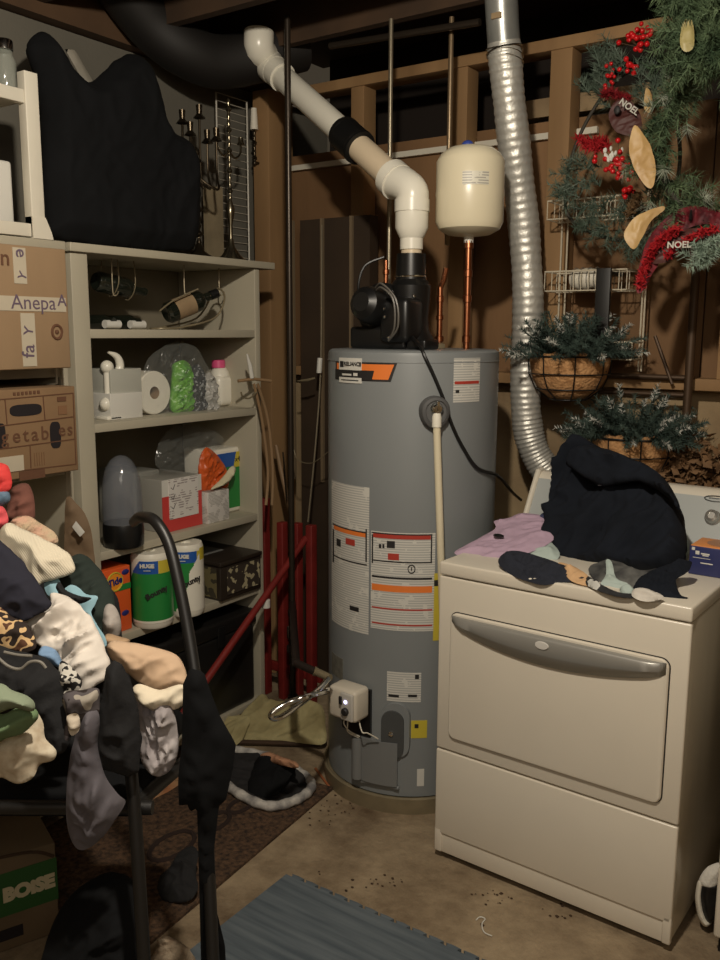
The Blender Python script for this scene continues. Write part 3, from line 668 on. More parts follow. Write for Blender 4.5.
# ================================================================== SHELVING
M_back = mat('shelf_back', (128, 120, 102), .7, n=4, amt=.15)
def unit(name, label, y0, y1, zs, top_y1, postw, cap=False):
    t = thing(name, label, 'shelf', (-2.45, (y0+y1)/2, 0))
    bx('side_panel', (-2.655, y0-postw, 0), (-2.25, y0, 1.785), M_shelf, t, b=.002)
    bx('side_panel', (-2.655, y1, 0), (-2.25, y1+.028, 1.785), M_shelf, t, b=.002)
    bx('back_panel', (-2.672, y0, .05), (-2.657, y1, 1.785), M_back, t)
    for z_ in zs: bx('shelf', (-2.655, y0+.0005, z_-.028), (-2.252, y1-.0005, z_), M_shelf, t, b=.002)
    bx('top_board', (-2.665, y0-postw-.01, 1.786), (-2.235, top_y1, 1.812), M_shelf, t, b=.003)
    return t
u1 = unit('bookcase', 'painted beige shelving unit holding paper towels and bottles', 1.80, 2.567, (1.557, 1.262, .846, .548, .08), 2.67, .062)
z1t, z1b = P(40, 247, 'X', -2.12).z, P(40, 369, 'X', -2.12).z
z2t, z2b = P(40, 388, 'X', -2.12).z, P(40, 476, 'X', -2.12).z
u2 = unit('bookcase', 'painted shelving unit at the left edge holding the cardboard boxes', .78, 1.682, (z1b-.005, z2b-.005, .55, .08), 1.712, .03)
# white rack on top of the left unit
rk = thing('slatted_rack', 'open white wooden rack standing on top of the left shelving unit', 'rack', (-2.35, 1.3, 1.812))
y_ = P(34, 150, 'X', -2.24).y; zt = P(34, 73, 'X', -2.24).z
g = MB(); g.box((-2.27, y_-.022, 1.812), (-2.235, y_+.022, zt), .003)
g.prism([(-.022, 0), (.045, 0), (.040, .02), (.022, .06), (-.022, .06)], (0, 1, 0), (0, 0, 1), (1, 0, 0), (-2.233, y_, 1.812), .034); g.build('front_post', M_white, rk)
MB().box((-2.60, y_-.022, 1.812), (-2.565, y_+.022, zt), .003).build('rear_post', M_white, rk)
MB().box((-2.27, .85, 1.812), (-2.235, .89, zt), .003).build('front_post', M_white, rk)
za = P(12, 93, 'X', -2.24).z; zb = P(12, 228, 'X', -2.24).z
for z_ in (za, zb):
    MB().box((-2.262, .89, z_-.018), (-2.24, y_-.022, z_+.018), .002).build('rail', M_white, rk)
    MB().box((-2.60, .87, z_-.01), (-2.262, y_-.005, z_+.008), .002).build('rack_shelf', M_white, rk)
p = P(6, 84, 'X', -2.30)
jr = thing('glass_jar', 'small glass jar with a silver lid on the white rack', 'jar', (-2.30, p.y, za+.008))
MB().lathe([(.001, 0), (.028, 0), (.030, .006), (.030, .09), (.022, .105), (.022, .115)], (-2.30, p.y, za+.008), 20).build('glass', glass_mat('clear_glass', (170, 175, 165), alpha=.35), jr)
MB().lathe([(.001, .146), (.022, .145), (.024, .142), (.024, .118), (.02, .116)], (-2.30, p.y, za+.008), 20).build('lid', M_chrome, jr)
p = P(3, 180, 'X', -2.33); o = bx('white_canister', (-2.36, p.y-.10, zb+.009), (-2.29, p.y+.005, zb+.19), M_paper, None, b=.01); tagp(o, 'plain white box standing inside the white rack at the left edge', 'box')

# ---- cardboard boxes
M_card = mat('cardboard', (150, 124, 94), .8, n=9, amt=.12, stretch=(1, 1, .3)); M_tape = mat('white_tape', (186, 176, 156), .35, n=20, amt=.06); M_mark = mat('marker_ink', (96, 80, 96), .7)
M_cardp = mat('carton_print', (96, 64, 44), .8)
y1r = P(68, 300, 'X', -2.12).y
b1 = thing('cardboard_box', 'plain cardboard box crossed with white tape and handwriting, upper box', 'box', (-2.36, 1.25, z1b))
MB().box((-2.62, y1r-.60, z1b), (-2.12, y1r, z1t), .004).build('carton', M_card, b1)
MB().box((-2.63, y1r-.58, z1b), (-2.14, y1r+.012, z1t-.06), .004).build('side_flap', M_card, b1)
def facepx(x0, y0, x1, y1, X, m, name, par, th=.0015):
    a = P(x0, y0, 'X', X); b = P(x1, y1, 'X', X); return bx(name, (X-.0005, min(a.y, b.y), min(a.z, b.z)), (X+th, max(a.y, b.y), max(a.z, b.z)), m, par)
facepx(-60, 293, 66, 312, -2.1198, M_tape, 'tape', b1)
facepx(12, 247, 27, 284, -2.1199, M_tape, 'tape', b1); facepx(20, 313, 37, 366, -2.1199, M_tape, 'tape', b1)
def xt(s, px, py, size, m, par, X=-2.1178, rot=0, bold=0.0004, name='lettering'):
    p = P(px, py, 'X', X); r = Vector((0, math.cos(rot), math.sin(rot))); u = Vector((0, -math.sin(rot), math.cos(rot)))
    return text(s, size, m, par, p, r, u, bold=bold, name=name, extrude=.0004)
xt('e', 21, 253, .05, M_mark, b1, rot=-1.5); xt('Y', 23, 276, .035, M_mark, b1, rot=1.2); xt('Anepa', 34, 303, .055, M_mark, b1, rot=0, bold=0); xt('A', 62, 301, .045, M_mark, b1)
xt('Y', 29, 331, .04, M_mark, b1, rot=1.4); xt('fa', 29, 351, .055, M_mark, b1, rot=1.5); xt('n', 5, 258, .06, M_cardp, b1)
p = P(57, 332, 'X', -2.119); MB().tube([(p.x, p.y+.016*math.cos(a*PI/8), p.z+.019*math.sin(a*PI/8)) for a in range(16)], .004, 6, closed=True).build('stamp_ring', M_cardp, b1)
MB().ball((-2.121, p.y, p.z), .007, 8).build('stamp_dot', M_cardp, b1)
y2r = P(77, 430, 'X', -2.12).y
b2 = thing('produce_box', 'brown vegetable carton with printed lettering and hand holes, lower box', 'box', (-2.36, 1.25, z2b))
MB().box((-2.62, y2r-.62, z2b), (-2.12, y2r, z2t), .004).build('carton', mat('carton_brown', (134, 106, 76), .8, n=9, amt=.12), b2)
XX = -2.1194
def lineseg(x0, y0, x1, y1, wd=.0035):
    a = P(x0, y0, 'X', XX); b = P(x1, y1, 'X', XX); return MB().tube([a, b], wd*.5, 4)
g = MB()
for s_ in ((0, 399.5, 73, 393), (0, 426, 74, 416.5), (0, 449, 75, 439), (5, 400, 7, 424), (43, 396, 45, 420), (73, 393, 76, 464), (30, 446, 31, 468), (0, 473, 76, 464)):
    a = P(s_[0], s_[1], 'X', XX); b = P(s_[2], s_[3], 'X', XX); g.tube([a, b], .0018, 4)
g.build('printed_rule', M_cardp, b2)
M_holes = mat('hand_hole', (26, 20, 22), .9)
def hole(px, py, ry, rz): 
    p = P(px, py, 'X', XX); pts = [(ry*math.copysign(abs(math.cos(a*PI/12))**.6, math.cos(a*PI/12)), rz*math.copysign(abs(math.sin(a*PI/12))**.6, math.sin(a*PI/12))) for a in range(24)]
    MB().prism(pts, (0, 1, 0), (0, 0, 1), (1, 0, 0), p+Vector((.0008, 0, 0)), .003).build('hand_hole', M_holes, b2)
hole(26, 410, .050, .016); hole(55.5, 435, .018, .038); hole(1, 436, .014, .034)
xt('vegetab', 48, 434, .115, M_cardp, b2, X=-2.118).location; 
ob = bpy.data.objects
def xts(s, xs, y0, slope, size, par):
    for ch, x_ in zip(s, xs): xt(ch, x_, y0+slope*x_, size, M_cardp, par, X=-2.118, bold=.0004)
bpy.data.objects.remove([o for o in b2.children if o.name.startswith('lettering')][0])
xts('getab', (5, 16.5, 26, 35, 45), 438, -.10, .054, b2); xts('es', (62, 70), 436.5, -.10, .052, b2)
for k in range(7): facepx(13+k*4, 392.5-k*.35, 15.6+k*4, 395.5-k*.35, XX, M_cardp, 'printed_strip', b2)
facepx(19, 472, 45, 477, XX, M_cardp, 'printed_strip', b2)
facepx(57, 397, 66, 401, XX, M_cardp, 'fine_print', b2); facepx(58, 406, 67, 414, XX, mat('carton_faint', (124, 90, 62), .8), 'fine_print', b2)
for k in range(5): facepx(34+k*2.4, 453-k*.3, 35+k*2.4, 466-k*.3, XX, _m['carton_faint'], 'fine_print', b2)
facepx(-10, 459, 24, 470, XX, M_tape, 'white_sticker', b2)
# pale angle standing behind the boxes, brown paper bag behind
p = P(55, 372, 'X', -2.24); o = MB().tube([(-2.24, p.y-.03, z1b-.055), (-2.24, p.y+.004, z1b-.05), (-2.24, p.y+.004, z1b-.006)], .004, 6).build('metal_bracket', M_white); tagp(o, 'small white metal bracket under the taped cardboard box', 'bracket')
pb = P(76, 590, 'X', -2.20)
cloth('paper_bag', 'folded brown paper bag between the two shelving units', 'bag', [(66, 500), (76, 503), (88, 520), (95, 560), (97, 640), (97, 813), (68, 813), (66, 640), (64, 560)], pl(78, 540, 2.62), .02, mat('kraft_paper', (122, 100, 76), .8, n=6, amt=.2), seed=5)
tg = D(80, 530, 2.585); cloth('paper_tag', 'small white paper tag lying on the brown paper bag', 'tag', [(76, 521), (85, 532), (80, 537), (72, 527)], pl(80, 530, 2.575), .002, M_paper, smooth=0, step=.004, fold=(0, 5, 0))

# ---- bundle, stick, candelabra, rack on the shelf top
M_blkcloth = mat('black_nylon', (17, 18, 20), .9, n=7, amt=.3, spec=.2)
cloth('covered_bundle', 'big black fabric bundle with two humps on top of the shelving', 'bag',
      [(46, 218), (44, 150), (38, 80), (28, 50), (32, 36), (44, 32), (58, 44), (72, 66), (88, 82), (102, 74), (118, 58), (136, 54), (150, 66), (160, 92), (170, 128), (190, 142), (198, 165), (200, 205), (196, 243), (186, 250), (140, 249), (100, 245), (64, 240), (50, 234)],
      ((P(120, 240, 'X', -2.34)), Vector((1, -.1, .12)).normalized()), .12, M_blkcloth, fold=(1.2, 5, .009), seed=3, back=.9)
cloth('wooden_board', 'short pale wooden board sticking up between the two black humps', 'board', [(65, 49), (75, 50), (184, 238), (172, 238)], ((P(80, 70, 'X', -2.50)), Vector((1, 0, .0)).normalized()), .012, mat('pale_board', (140, 134, 122), .6, n=8, amt=.2), smooth=0, fold=(0, 5, 0), edge=.004, step=.012)
M_silv = mat('tarnished_silver', (150, 140, 118), .25, metal=.95, n=10, amt=.35)
def beads(g, x, y, z0, z1, r, n):
    prof = [(.004, z0)]
    for i in range(n):
        a = z0+(z1-z0)*i/n; h = (z1-z0)/n; rr = r*(1.25 if i % 3 == 1 else .8); prof += [(.005, a+h*.05), (rr, a+h*.35), (rr*.9, a+h*.6), (.005, a+h*.9)]
    prof.append((.004, z1)); g.lathe(prof, (x, y, 0), 14)
cx, cy = -2.37, P(231, 245, 'X', -2.37).y; zT = P(226, 98, 'X', -2.37).z
cs = thing('candlestick', 'tall slender silver candelabrum with one beaded central stem', 'candle holder', (cx, cy, 1.812))
MB().lathe([(.001, 1.812), (.055, 1.813), (.056, 1.82), (.035, 1.84), (.015, 1.87), (.009, 1.90)], (cx, cy, 0), 24).build('base', M_silv, cs)
g = MB(); g.lathe([(.008, 1.89), (.007, 1.95), (.015, 1.99), (.017, 2.01), (.007, 2.04), (.005, 2.05)], (cx, cy, 0), 14); beads(g, cx, cy, 2.04, zT, .009, 15); g.build('stem', M_silv, cs)
zA = P(232, 152, 'X', -2.37).z
for s_ in (-1, 1):
    g = MB(); g.tube([(cx, cy, zA), (cx+.0, cy+s_*.03, zA-.02), (cx, cy+s_*.06, zA), (cx, cy+s_*.065, zA+.03)], .004, 8, smooth=5); g.lathe([(.002, zA+.03), (.016, zA+.034), (.01, zA+.045), (.010, zA+.06)], (cx, cy+s_*.065, 0), 12); g.build('arm', M_silv, cs)
cx2, cy2 = -2.36, P(199, 240, 'X', -2.36).y
M_brz = mat('dark_bronze', (84, 74, 60), .3, metal=.9, n=12, amt=.4)
c2 = thing('candelabra', 'dark branching candelabra between the black bundle and silver candlestick', 'candle holder', (cx2, cy2, 1.812))
MB().lathe([(.001, 1.812), (.05, 1.813), (.05, 1.82), (.02, 1.84), (.008, 1.87)], (cx2, cy2, 0), 20).build('base', M_brz, c2)
g = MB(); beads(g, cx2, cy2, 1.86, 2.20, .012, 12); g.build('stem', M_brz, c2)
for i, (px, py) in enumerate(((182, 110), (190, 122), (199, 105), (207, 130), (216, 128))):
    p = P(px, py, 'X', -2.36); g = MB(); g.tube([(cx2, cy2, 2.10), (cx2+.01*i, cy2+(p.y-cy2)*.6, 2.06), (cx2, p.y, 2.12), (cx2, p.y, p.z-.04)], .0045, 8, smooth=5)
    g.lathe([(.002, p.z-.05), (.022, p.z-.045), (.01, p.z-.03), (.012, p.z)], (cx2, p.y, 0), 12); g.build('arm', M_brz, c2)
# wire rack (grid) behind
p0 = P(216, 92, 'X', -2.60); p1 = P(249, 246, 'X', -2.60)
wr = thing('wire_grid', 'narrow white wire grid leaning behind the silver candlestick', 'wire rack', (-2.60, (p0.y+p1.y)/2, 1.812))
g = MB(); 
for yy in (p0.y, p1.y): g.tube([(-2.60, yy, 1.812), (-2.60, yy, p0.z)], .004, 6)
g.build('upright', mat('wire_white', (170, 164, 150), .4), wr)
g = MB(); n = 22
for i in range(n+1): z_ = 1.83+(p0.z-1.83)*i/n; g.tube([(-2.60, p0.y, z_), (-2.60, p1.y, z_)], .0018, 5)
g.build('cross_wires', _m['wire_white'], wr)
p0 = P(201, 245, 'X', -2.52); o = bx('slatted_board', (-2.56, P(205, 200, 'X', -2.55).y, 1.812), (-2.545, P(222, 200, 'X', -2.55).y, 2.12), mat('slat_beige', (140, 126, 100), .7, n=12, amt=.3), None); tagp(o, 'short beige slatted board standing behind the dark candelabra', 'board')
# wall candle lamp
p = P(255, 130, 'Y', 2.93)
cl = thing('candle_sconce', 'single candle on a beaded stem on the stud right of the wire grid', 'candle', (p.x, 2.925, p.z-.12))
g = MB(); zb_ = p.z-.0; beads(g, p.x, 2.925, zb_-.14, zb_, .009, 7); g.build('beaded_stem', M_brz, cl)
MB().lathe([(.001, zb_), (.017, zb_), (.012, zb_+.085), (.001, zb_+.087)], (p.x, 2.925, 0), 16).build('candle', mat('candle_white', (220, 214, 200), .5), cl)
MB().tube([(p.x, 2.925, zb_-.13), (p.x, 2.949, zb_-.13)], .006, 8).build('wall_arm', M_brz, cl)

# ---- row 1: bottles
M_bott = mat('dark_bottle_glass', (26, 30, 24), .12, spec=.9)
def bottle(t, a, b, R=.036, label=None, foil=None):
    """bottle from base point a to mouth point b"""
    ax = (b-a); L = ax.length; z = ax.normalized(); x = z.orthogonal().normalized(); M = Matrix((x, z.cross(x), z)).transposed().to_4x4(); M.translation = a
    MB().lathe([(.001, .008), (R*.8, .0), (R, .01), (R, L*.60), (R*.85, L*.67), (R*.42, L*.75), (R*.38, L*.96), (R*.42, L*.965), (R*.42, L), (.001, L)], (0, 0, 0), 24, M).build('glass', M_bott, t)
    if label: MB().lathe([(R+.0006, L*.16), (R+.0006, L*.50)], (0, 0, 0), 24, M, caps=False).build('label', label, t)
    if foil: MB().lathe([(R*.45, L*.86), (R*.46, L*1.004), (.001, L*1.006)], (0, 0, 0), 16, M, caps=False).build('foil_cap', foil, t)
a = P(166, 318, 'X', -2.36); b = P(217, 293, 'X', -2.30); a.z = 1.557+.055
wb = thing('wine_bottle', 'dark wine bottle with a pale label tilted in a wire cradle', 'bottle', (a.x, a.y, 1.557)); bottle(wb, a, b, .038, M_found, M_plas)
hd = thing('bottle_cradle', 'looped wire cradle holding the tilted wine bottle', 'wire holder', ((a.x+b.x)/2, (a.y+b.y)/2, 1.557))
mid = a.lerp(b, .55); g = MB()
g.tube([(a.x+.045, a.y-.05, 1.561), (a.x+.05, a.y+.02, 1.565), (mid.x+.05, mid.y+.05, 1.60), (mid.x+.045, mid.y+.11, mid.z+.02), (mid.x-.01, mid.y+.12, mid.z+.05), (mid.x-.05, mid.y+.06, 1.60), (a.x-.05, a.y, 1.562), (a.x, a.y-.07, 1.561)], .0035, 8, smooth=6, closed=True)
g.tube([(a.x+.044, a.y-.07, 1.62), (a.x+.046, a.y+.0, 1.66), (mid.x+.04, mid.y-.02, 1.70)], .003, 8, smooth=6); g.build('wire_loop', M_galv, hd)
for px, lab in ((112, 'white-capped bottle lying on the upper shelf, left of its twin'), (137, 'white-capped bottle lying on the upper shelf, nearer the wine bottle')):
    p = P(px, 320, 'X', -2.33); p = P(px, 320, 'X', -2.385); t = thing('capped_bottle', lab, 'bottle', (p.x, p.y, 1.557), group='white capped bottles lying on the upper shelf')
    MB().tube([(-2.56, p.y, 1.582), (-2.42, p.y, 1.582), (-2.40, p.y, 1.582), (-2.375, p.y, 1.582)], [.024, .024, .014, .013], 16).build('body', M_bott, t)
    MB().tube([(-2.385, p.y-.032, 1.574), (-2.385, p.y+.030, 1.574)], .014, 16).build('cap', M_paper, t)
wh2 = thing('hanging_hooks', 'three thin wire hooks hanging under the shelving top', 'hooks', (-2.45, 2.1, 1.70))
for px in (112, 184, 219):
    p = P(px, 270, 'X', -2.36); q = P(px+1, 295, 'X', -2.36); MB().tube([(p.x, p.y, 1.787), (p.x, p.y, q.z+.01), (p.x+.008, p.y+.008, q.z), (p.x+.016, p.y+.01, q.z+.012)], .0022, 6, smooth=4).build('hook', M_galv, wh2)
a = P(98, 281, 'X', -2.42); b = P(145, 292, 'X', -2.42)
t = thing('hung_bottle', 'dark bottle lying under the shelving top above the capped bottles', 'bottle', (a.x, a.y, a.z-.04)); bottle(t, a+Vector((0, -.01, 0)), b, .034)
sg = thing('bottle_sling', 'pair of wire loops holding the dark bottle under the shelving top', 'wire holder', a.lerp(b, .4))
for f_ in (.25, .6): 
    c = a.lerp(b, f_); MB().tube([(c.x-.04, c.y, 1.786), (c.x-.042, c.y, c.z), (c.x, c.y, c.z-.042), (c.x+.042, c.y, c.z), (c.x+.04, c.y, 1.786)], .002, 6, smooth=5).build('wire_loop', M_galv, sg)

# ---- row 2 (z 1.262)
Z2 = 1.262
p = P(112, 362, 'X', -2.34)
hk = thing('white_hook_stand', 'white curved plastic hook with round head on the second shelf', 'hook', (p.x, p.y, Z2))
MB().tube([P(108, 352, 'X', -2.34), P(117, 357, 'X', -2.34), P(120, 366, 'X', -2.34), P(117, 373, 'X', -2.34)], [.004, .012, .014, .012], 12, smooth=5).build('crescent', M_pvc, hk)
MB().ball(P(107, 367, 'X', -2.34), .022, 14).build('head', M_pvc, hk)
c = P(108, 395, 'X', -2.34); MB().tube([(p.x, c.y, Z2), (p.x, c.y, P(108, 372, 'X', -2.34).z)], .012, 12).build('post', M_pvc, hk)
MB().ball(P(106, 404, 'X', -2.335), .022, 12).build('foot_ball', M_pvc, hk)
MB().box((p.x-.03, c.y-.03, Z2), (p.x+.03, c.y+.03, Z2+.012), .004).build('foot', M_pvc, hk)
def shelfbox(name, label, x0, y0, x1, y1, X, Z, depth, m, b=.002, cat='box', group=None):
    a = P(x0, y1, 'X', X); c = P(x1, y0, 'X', X); o = bx(name, (X-depth, a.y, Z), (X, c.y, Z+(P((x0+x1)/2, y0, 'X', X).z-P((x0+x1)/2, y1, 'X', X).z)), m, None, b=b)
    return tagp(o, label, cat, group)
shelfbox('white_box', 'white cardboard box on the second shelf, bottom of two', 111, 390, 142, 416, -2.31, Z2, .12, M_paper)
shelfbox('frosted_box', 'frosted pale box on the second shelf, stacked on the white box', 111, 364, 141, 389, -2.32, Z2+.083, .12, mat('frosted', (176, 176, 166), .3))
# roll of paper towels lying on its side, inside a clear bag
c = P(158, 394, 'X', -2.33); R_ = P(158, 372, 'X', -2.33).z-c.z; c.z = Z2+R_
rl = thing('paper_towel_roll', 'white paper towel roll lying with its cardboard hole facing forward', 'paper towels', (c.x-.12, c.y, Z2))
MB().tube([(-2.35, c.y, c.z), (-2.60, c.y, c.z)], R_, 40, caps=False).build('paper', M_white, rl)
g = MB(); n = 40; v = []; 
for rr, dx in ((R_, 0), (R_*.96, .003), (.022, .003), (.022, -.24)): v += [(-2.35+dx, c.y+rr*math.cos(a*2*PI/n), c.z+rr*math.sin(a*2*PI/n)) for a in range(n)]
g.add(v[:3*n], [(i*n+j, i*n+(j+1) % n, (i+1)*n+(j+1) % n, (i+1)*n+j) for i in range(2) for j in range(n)]); g.build('roll_end', M_pvc, rl)
g = MB(); g.add(v[2*n:], [(j, (j+1) % n, n+(j+1) % n, n+j) for j in range(n)]); g.build('cardboard_core', M_card, rl)
def podpack(name, label, x0, x1, y0, m, X, seed, cat='package'):
    a = P(x0, 410, 'X', X); b = P(x1, 410, 'X', X); h = P(x0, y0, 'X', X).z-Z2
    pa = [(x0, 412), (x0-1, 395), (x0+1, 375), (x0+2, y0+4), ((x0+x1)/2, y0), (x1-2, y0+6), (x1, 380), (x1+1, 400), (x1, 411), ((x0+x1)/2, 413)]
    p0 = P((x0+x1)/2, 411, 'X', X); p0.z = Z2+.0; return cloth(name, label, cat, pa, (P((x0+x1)/2, 390, 'X', X), Vector((1, 0, 0))), .035, m, fold=(.6, 30, .012), seed=seed, back=1.6)
podpack('green_package', 'lime green crinkled package between towel roll and black package', 173, 193, 360, mat('lime', (112, 176, 56), .35, n=30, rgb2=(70, 140, 40)), -2.345, 3)
podpack('black_package', 'black and silver speckled package right of the lime green one', 191, 205, 364, spots_mat('speckle', (36, 38, 44), (130, 132, 134), 90, .42), -2.345, 5)
podpack('pale_package', 'pale grey plastic package leaning on the pink-capped bottle', 204, 216, 372, mat('pale_plastic', (170, 168, 162), .3, n=20, amt=.25), -2.345, 8)
cloth('clear_bag', 'clear plastic bag wrapped around the paper towel roll', 'bag', [(148, 412), (143, 390), (146, 362), (160, 348), (180, 342), (196, 348), (204, 360), (214, 380), (220, 408), (190, 414)], (P(180, 390, 'X', -2.285), Vector((1, -.15, .05)).normalized()), .02, glass_mat('clear_plastic', (200, 205, 200), .12, .06), fold=(.9, 22, .016), seed=13)
p = P(228, 403, 'X', -2.40)
db = thing('detergent_bottle', 'white detergent bottle with a pink cap on the second shelf', 'bottle', (-2.42, p.y, Z2)); zc = P(228, 372, 'X', -2.40).z
def rbox(g, x0, x1, y0, y1, z0, z1, b): g.box((x0, y0, z0), (x1, y1, z1), b)
g = MB(); g.box((-2.46, P(216, 400, 'X', -2.4).y, Z2), (-2.38, P(240, 400, 'X', -2.4).y, Z2+.125), .025); g.lathe([(.04, 0), (.035, .02), (.025, .035), (.022, .04)], (-2.42, P(224, 400, 'X', -2.4).y, Z2+.115), 20); g.build('bottle', M_pvc, db)
MB().lathe([(.001, .030), (.022, .030), (.026, .027), (.027, 0), (.001, 0)], (-2.42, P(223, 400, 'X', -2.4).y, Z2+.150), 20).build('cap', mat('pink_cap', (214, 84, 130), .4), db)
MB().tube([(-2.395, P(234, 400, 'X', -2.4).y, Z2+.045), (-2.37, P(238, 400, 'X', -2.4).y, Z2+.05), (-2.37, P(239, 400, 'X', -2.4).y, Z2+.08), (-2.395, P(234, 400, 'X', -2.4).y, Z2+.085)], .006, 8, smooth=4).build('handle', M_pvc, db)

# ---- row 3 (z .846)
Z3 = .846
p = P(119, 550, 'Z', Z3); rr = .066
hx, hy = p.x-rr*.55, p.y+rr*.80
hm = thing('humidifier', 'clear domed humidifier with a black base on the third shelf', 'humidifier', (hx, hy, Z3))
MB().lathe([(.001, 0), (rr*.95, 0), (rr, .006), (rr*1.02, .05), (rr*1.0, .075), (rr*.98, .08), (.001, .08)], (hx, hy, Z3), 36).build('base', M_plas, hm)
MB().lathe([(rr*1.0, .08), (rr*1.0, .12), (rr*.98, .18), (rr*.91, .225), (rr*.76, .262), (rr*.52, .288), (rr*.25, .301), (.001, .304)], (hx, hy, Z3), 36, caps=False).build('dome', glass_mat('smoky_plastic', (128, 132, 140), .12, .42), hm)
rb = thing('document_box', 'red and white carton with a paper label on the third shelf', 'box', (-2.38, P(180, 520, 'X', -2.3).y, Z3))
a = P(163, 526, 'X', -2.29); b = P(202, 518, 'X', -2.29); zt_ = Z3+P(182, 472, 'X', -2.29).z-P(182, 524, 'X', -2.29).z
M_redbx = mat('red_carton', (196, 66, 62), .5)
MB().box((-2.50, a.y, Z3), (-2.29, b.y, zt_), .003).build('carton', [mat('carton_shade_gray', (150, 148, 140), .4)], rb)  # shading of the carton's side is put into this flat grey
MB().box((-2.291, a.y, Z3+.001), (-2.288, b.y, Z3+.13)).build('red_band', M_redbx, rb); MB().box((-2.291, a.y, Z3+.13), (-2.2885, b.y, zt_)).build('white_band', M_paper, rb)
MB().box((-2.2885, a.y+.03, Z3+.045), (-2.286, b.y-.02, zt_-.002)).build('paper_label', print_mat('label_print2', (214, 210, 204), (150, 140, 138), 36), rb)
def xline(pts, par, m, r=.0012, nm='tick_mark'): MB().tube(pts, r, 4).build(nm, m, par)
ly = a.y+.04
for k in range(3): zq = zt_-.03-.035*k; xline([(-2.285, ly, zq), (-2.285, ly+.008, zq-.008), (-2.285, ly+.018, zq+.01)], rb, M_ink)
shelfbox('clear_tote', 'greyish clear storage bin behind the humidifier and red carton', 136, 468, 160, 524, -2.42, Z3, .2, glass_mat('tote_plastic', (160, 160, 152), .3, .6), b=.008, cat='bin')
shelfbox('small_white_box', 'small white printed box in front of the orange bag', 208, 489, 229, 520, -2.27, Z3, .05, print_mat('box_print', (206, 202, 196), (150, 146, 140), 60))
gp_ = thing('paper_towel_pack', 'green and blue wrapped paper towel pack behind the orange bag', 'paper towels', (-2.47, P(228, 508, 'X', -2.345).y, Z3))
a = P(213, 509, 'X', -2.345); b = P(241, 503, 'X', -2.345); zt_ = Z3+.258
MB().box((-2.50, a.y, Z3), (-2.345, b.y, zt_), .012).build('pack', M_pvc, gp_)
M_green = mat('wrap_green', (40, 128, 60), .35); M_blue = mat('wrap_blue', (36, 84, 160), .35)
MB().prism([(.0, .02), (b.y-a.y, .02), (b.y-a.y, .185), (.0, .185)], (0, 1, 0), (0, 0, 1), (1, 0, 0), (-2.3438, a.y, Z3), .003).build('green_wrap', M_green, gp_)
MB().prism([(.0, .185), (b.y-a.y-.04, .185), (b.y-a.y-.025, .24), (.0, .24)], (0, 1, 0), (0, 0, 1), (1, 0, 0), (-2.3435, a.y, Z3), .003).build('blue_wrap', M_blue, gp_)
MB().prism([(b.y-a.y-.04, .18), (b.y-a.y, .18), (b.y-a.y, .24), (b.y-a.y-.025, .24)], (0, 1, 0), (0, 0, 1), (1, 0, 0), (-2.3430, a.y, Z3), .003).build('yellow_corner', M_yel, gp_)
text('x4', .03, M_ink, gp_, (-2.3422, b.y-.018, Z3+.21), (0, 1, 0), (0, 0, 1))
cloth('orange_bag', 'orange foil bag slumped behind the small white box', 'bag', [(201, 490), (199, 465), (205, 448), (214, 452), (226, 468), (228, 488), (214, 492)], (P(214, 475, 'X', -2.315), Vector((1, 0, 0))), .03, mat('orange_foil', (208, 92, 40), .35, n=20, amt=.2), seed=21, fold=(.5, 20, .01), back=.8)
cloth('tube_packet', 'cream plastic tube lying across the green towel pack', 'tube', [(211, 489), (222, 478), (232, 466), (236, 470), (229, 482), (218, 488)], (P(224, 478, 'X', -2.285), Vector((1, 0, 0))), .015, mat('cream_tube', (196, 190, 160), .4), seed=22, back=1)
cloth('clear_bag', 'clear plastic bag bunched on top of the red carton', 'bag', [(160, 470), (158, 445), (172, 428), (190, 424), (212, 430), (224, 440), (212, 455), (204, 472)], (P(188, 450, 'X', -2.34), Vector((1, -.1, .1)).normalized()), .03, _m['clear_plastic'], fold=(.4, 24, .016), seed=23)

# ---- row 4 (z .548)
Z4 = .548
tb = thing('detergent_box', 'orange laundry detergent box left of the paper towel rolls', 'box', (-2.32, P(120, 640, 'X', -2.27).y, Z4))
a = P(104, 640, 'X', -2.275); b = P(133, 640, 'X', -2.275); zt_ = Z4+.225
MB().box((-2.42, a.y, Z4), (-2.275, b.y, zt_), .004).build('carton', mat('detergent_orange', (222, 92, 40), .4), tb)
MB().box((-2.2752, a.y+.07, Z4+.145), (-2.273, b.y-.001, Z4+.165)).build('green_stripe', M_green, tb)
c = P(115, 582, 'X', -2.272); g = MB(); g.lathe([(.001, .002), (.030, .002), (.031, 0)], (0, 0, 0), 28, Matrix.Translation((-2.274, c.y, c.z)) @ Matrix.Rotation(PI/2, 4, 'Y')); g.build('logo_disc', mat('logo_orange', (240, 150, 40), .4), tb)
MB().tube([(-2.272, c.y+.031*math.cos(a*PI/12), c.z+.031*math.sin(a*PI/12)) for a in range(24)], .003, 6, closed=True).build('logo_ring', M_yel, tb)
text('Tide', .034, mat('navy_ink', (36, 40, 110), .5), tb, (-2.2705, c.y, c.z), (0, 1, .15), (0, 0, 1), bold=.0012)
for px, py in ((126, 572), (126, 613)): p = P(px, py, 'X', -2.272); MB().ball((-2.276, p.y, p.z), .013, 10, (.35, 1.3, .8)).build('pod_picture', mat('navy_ink', (0, 0, 0)), tb)
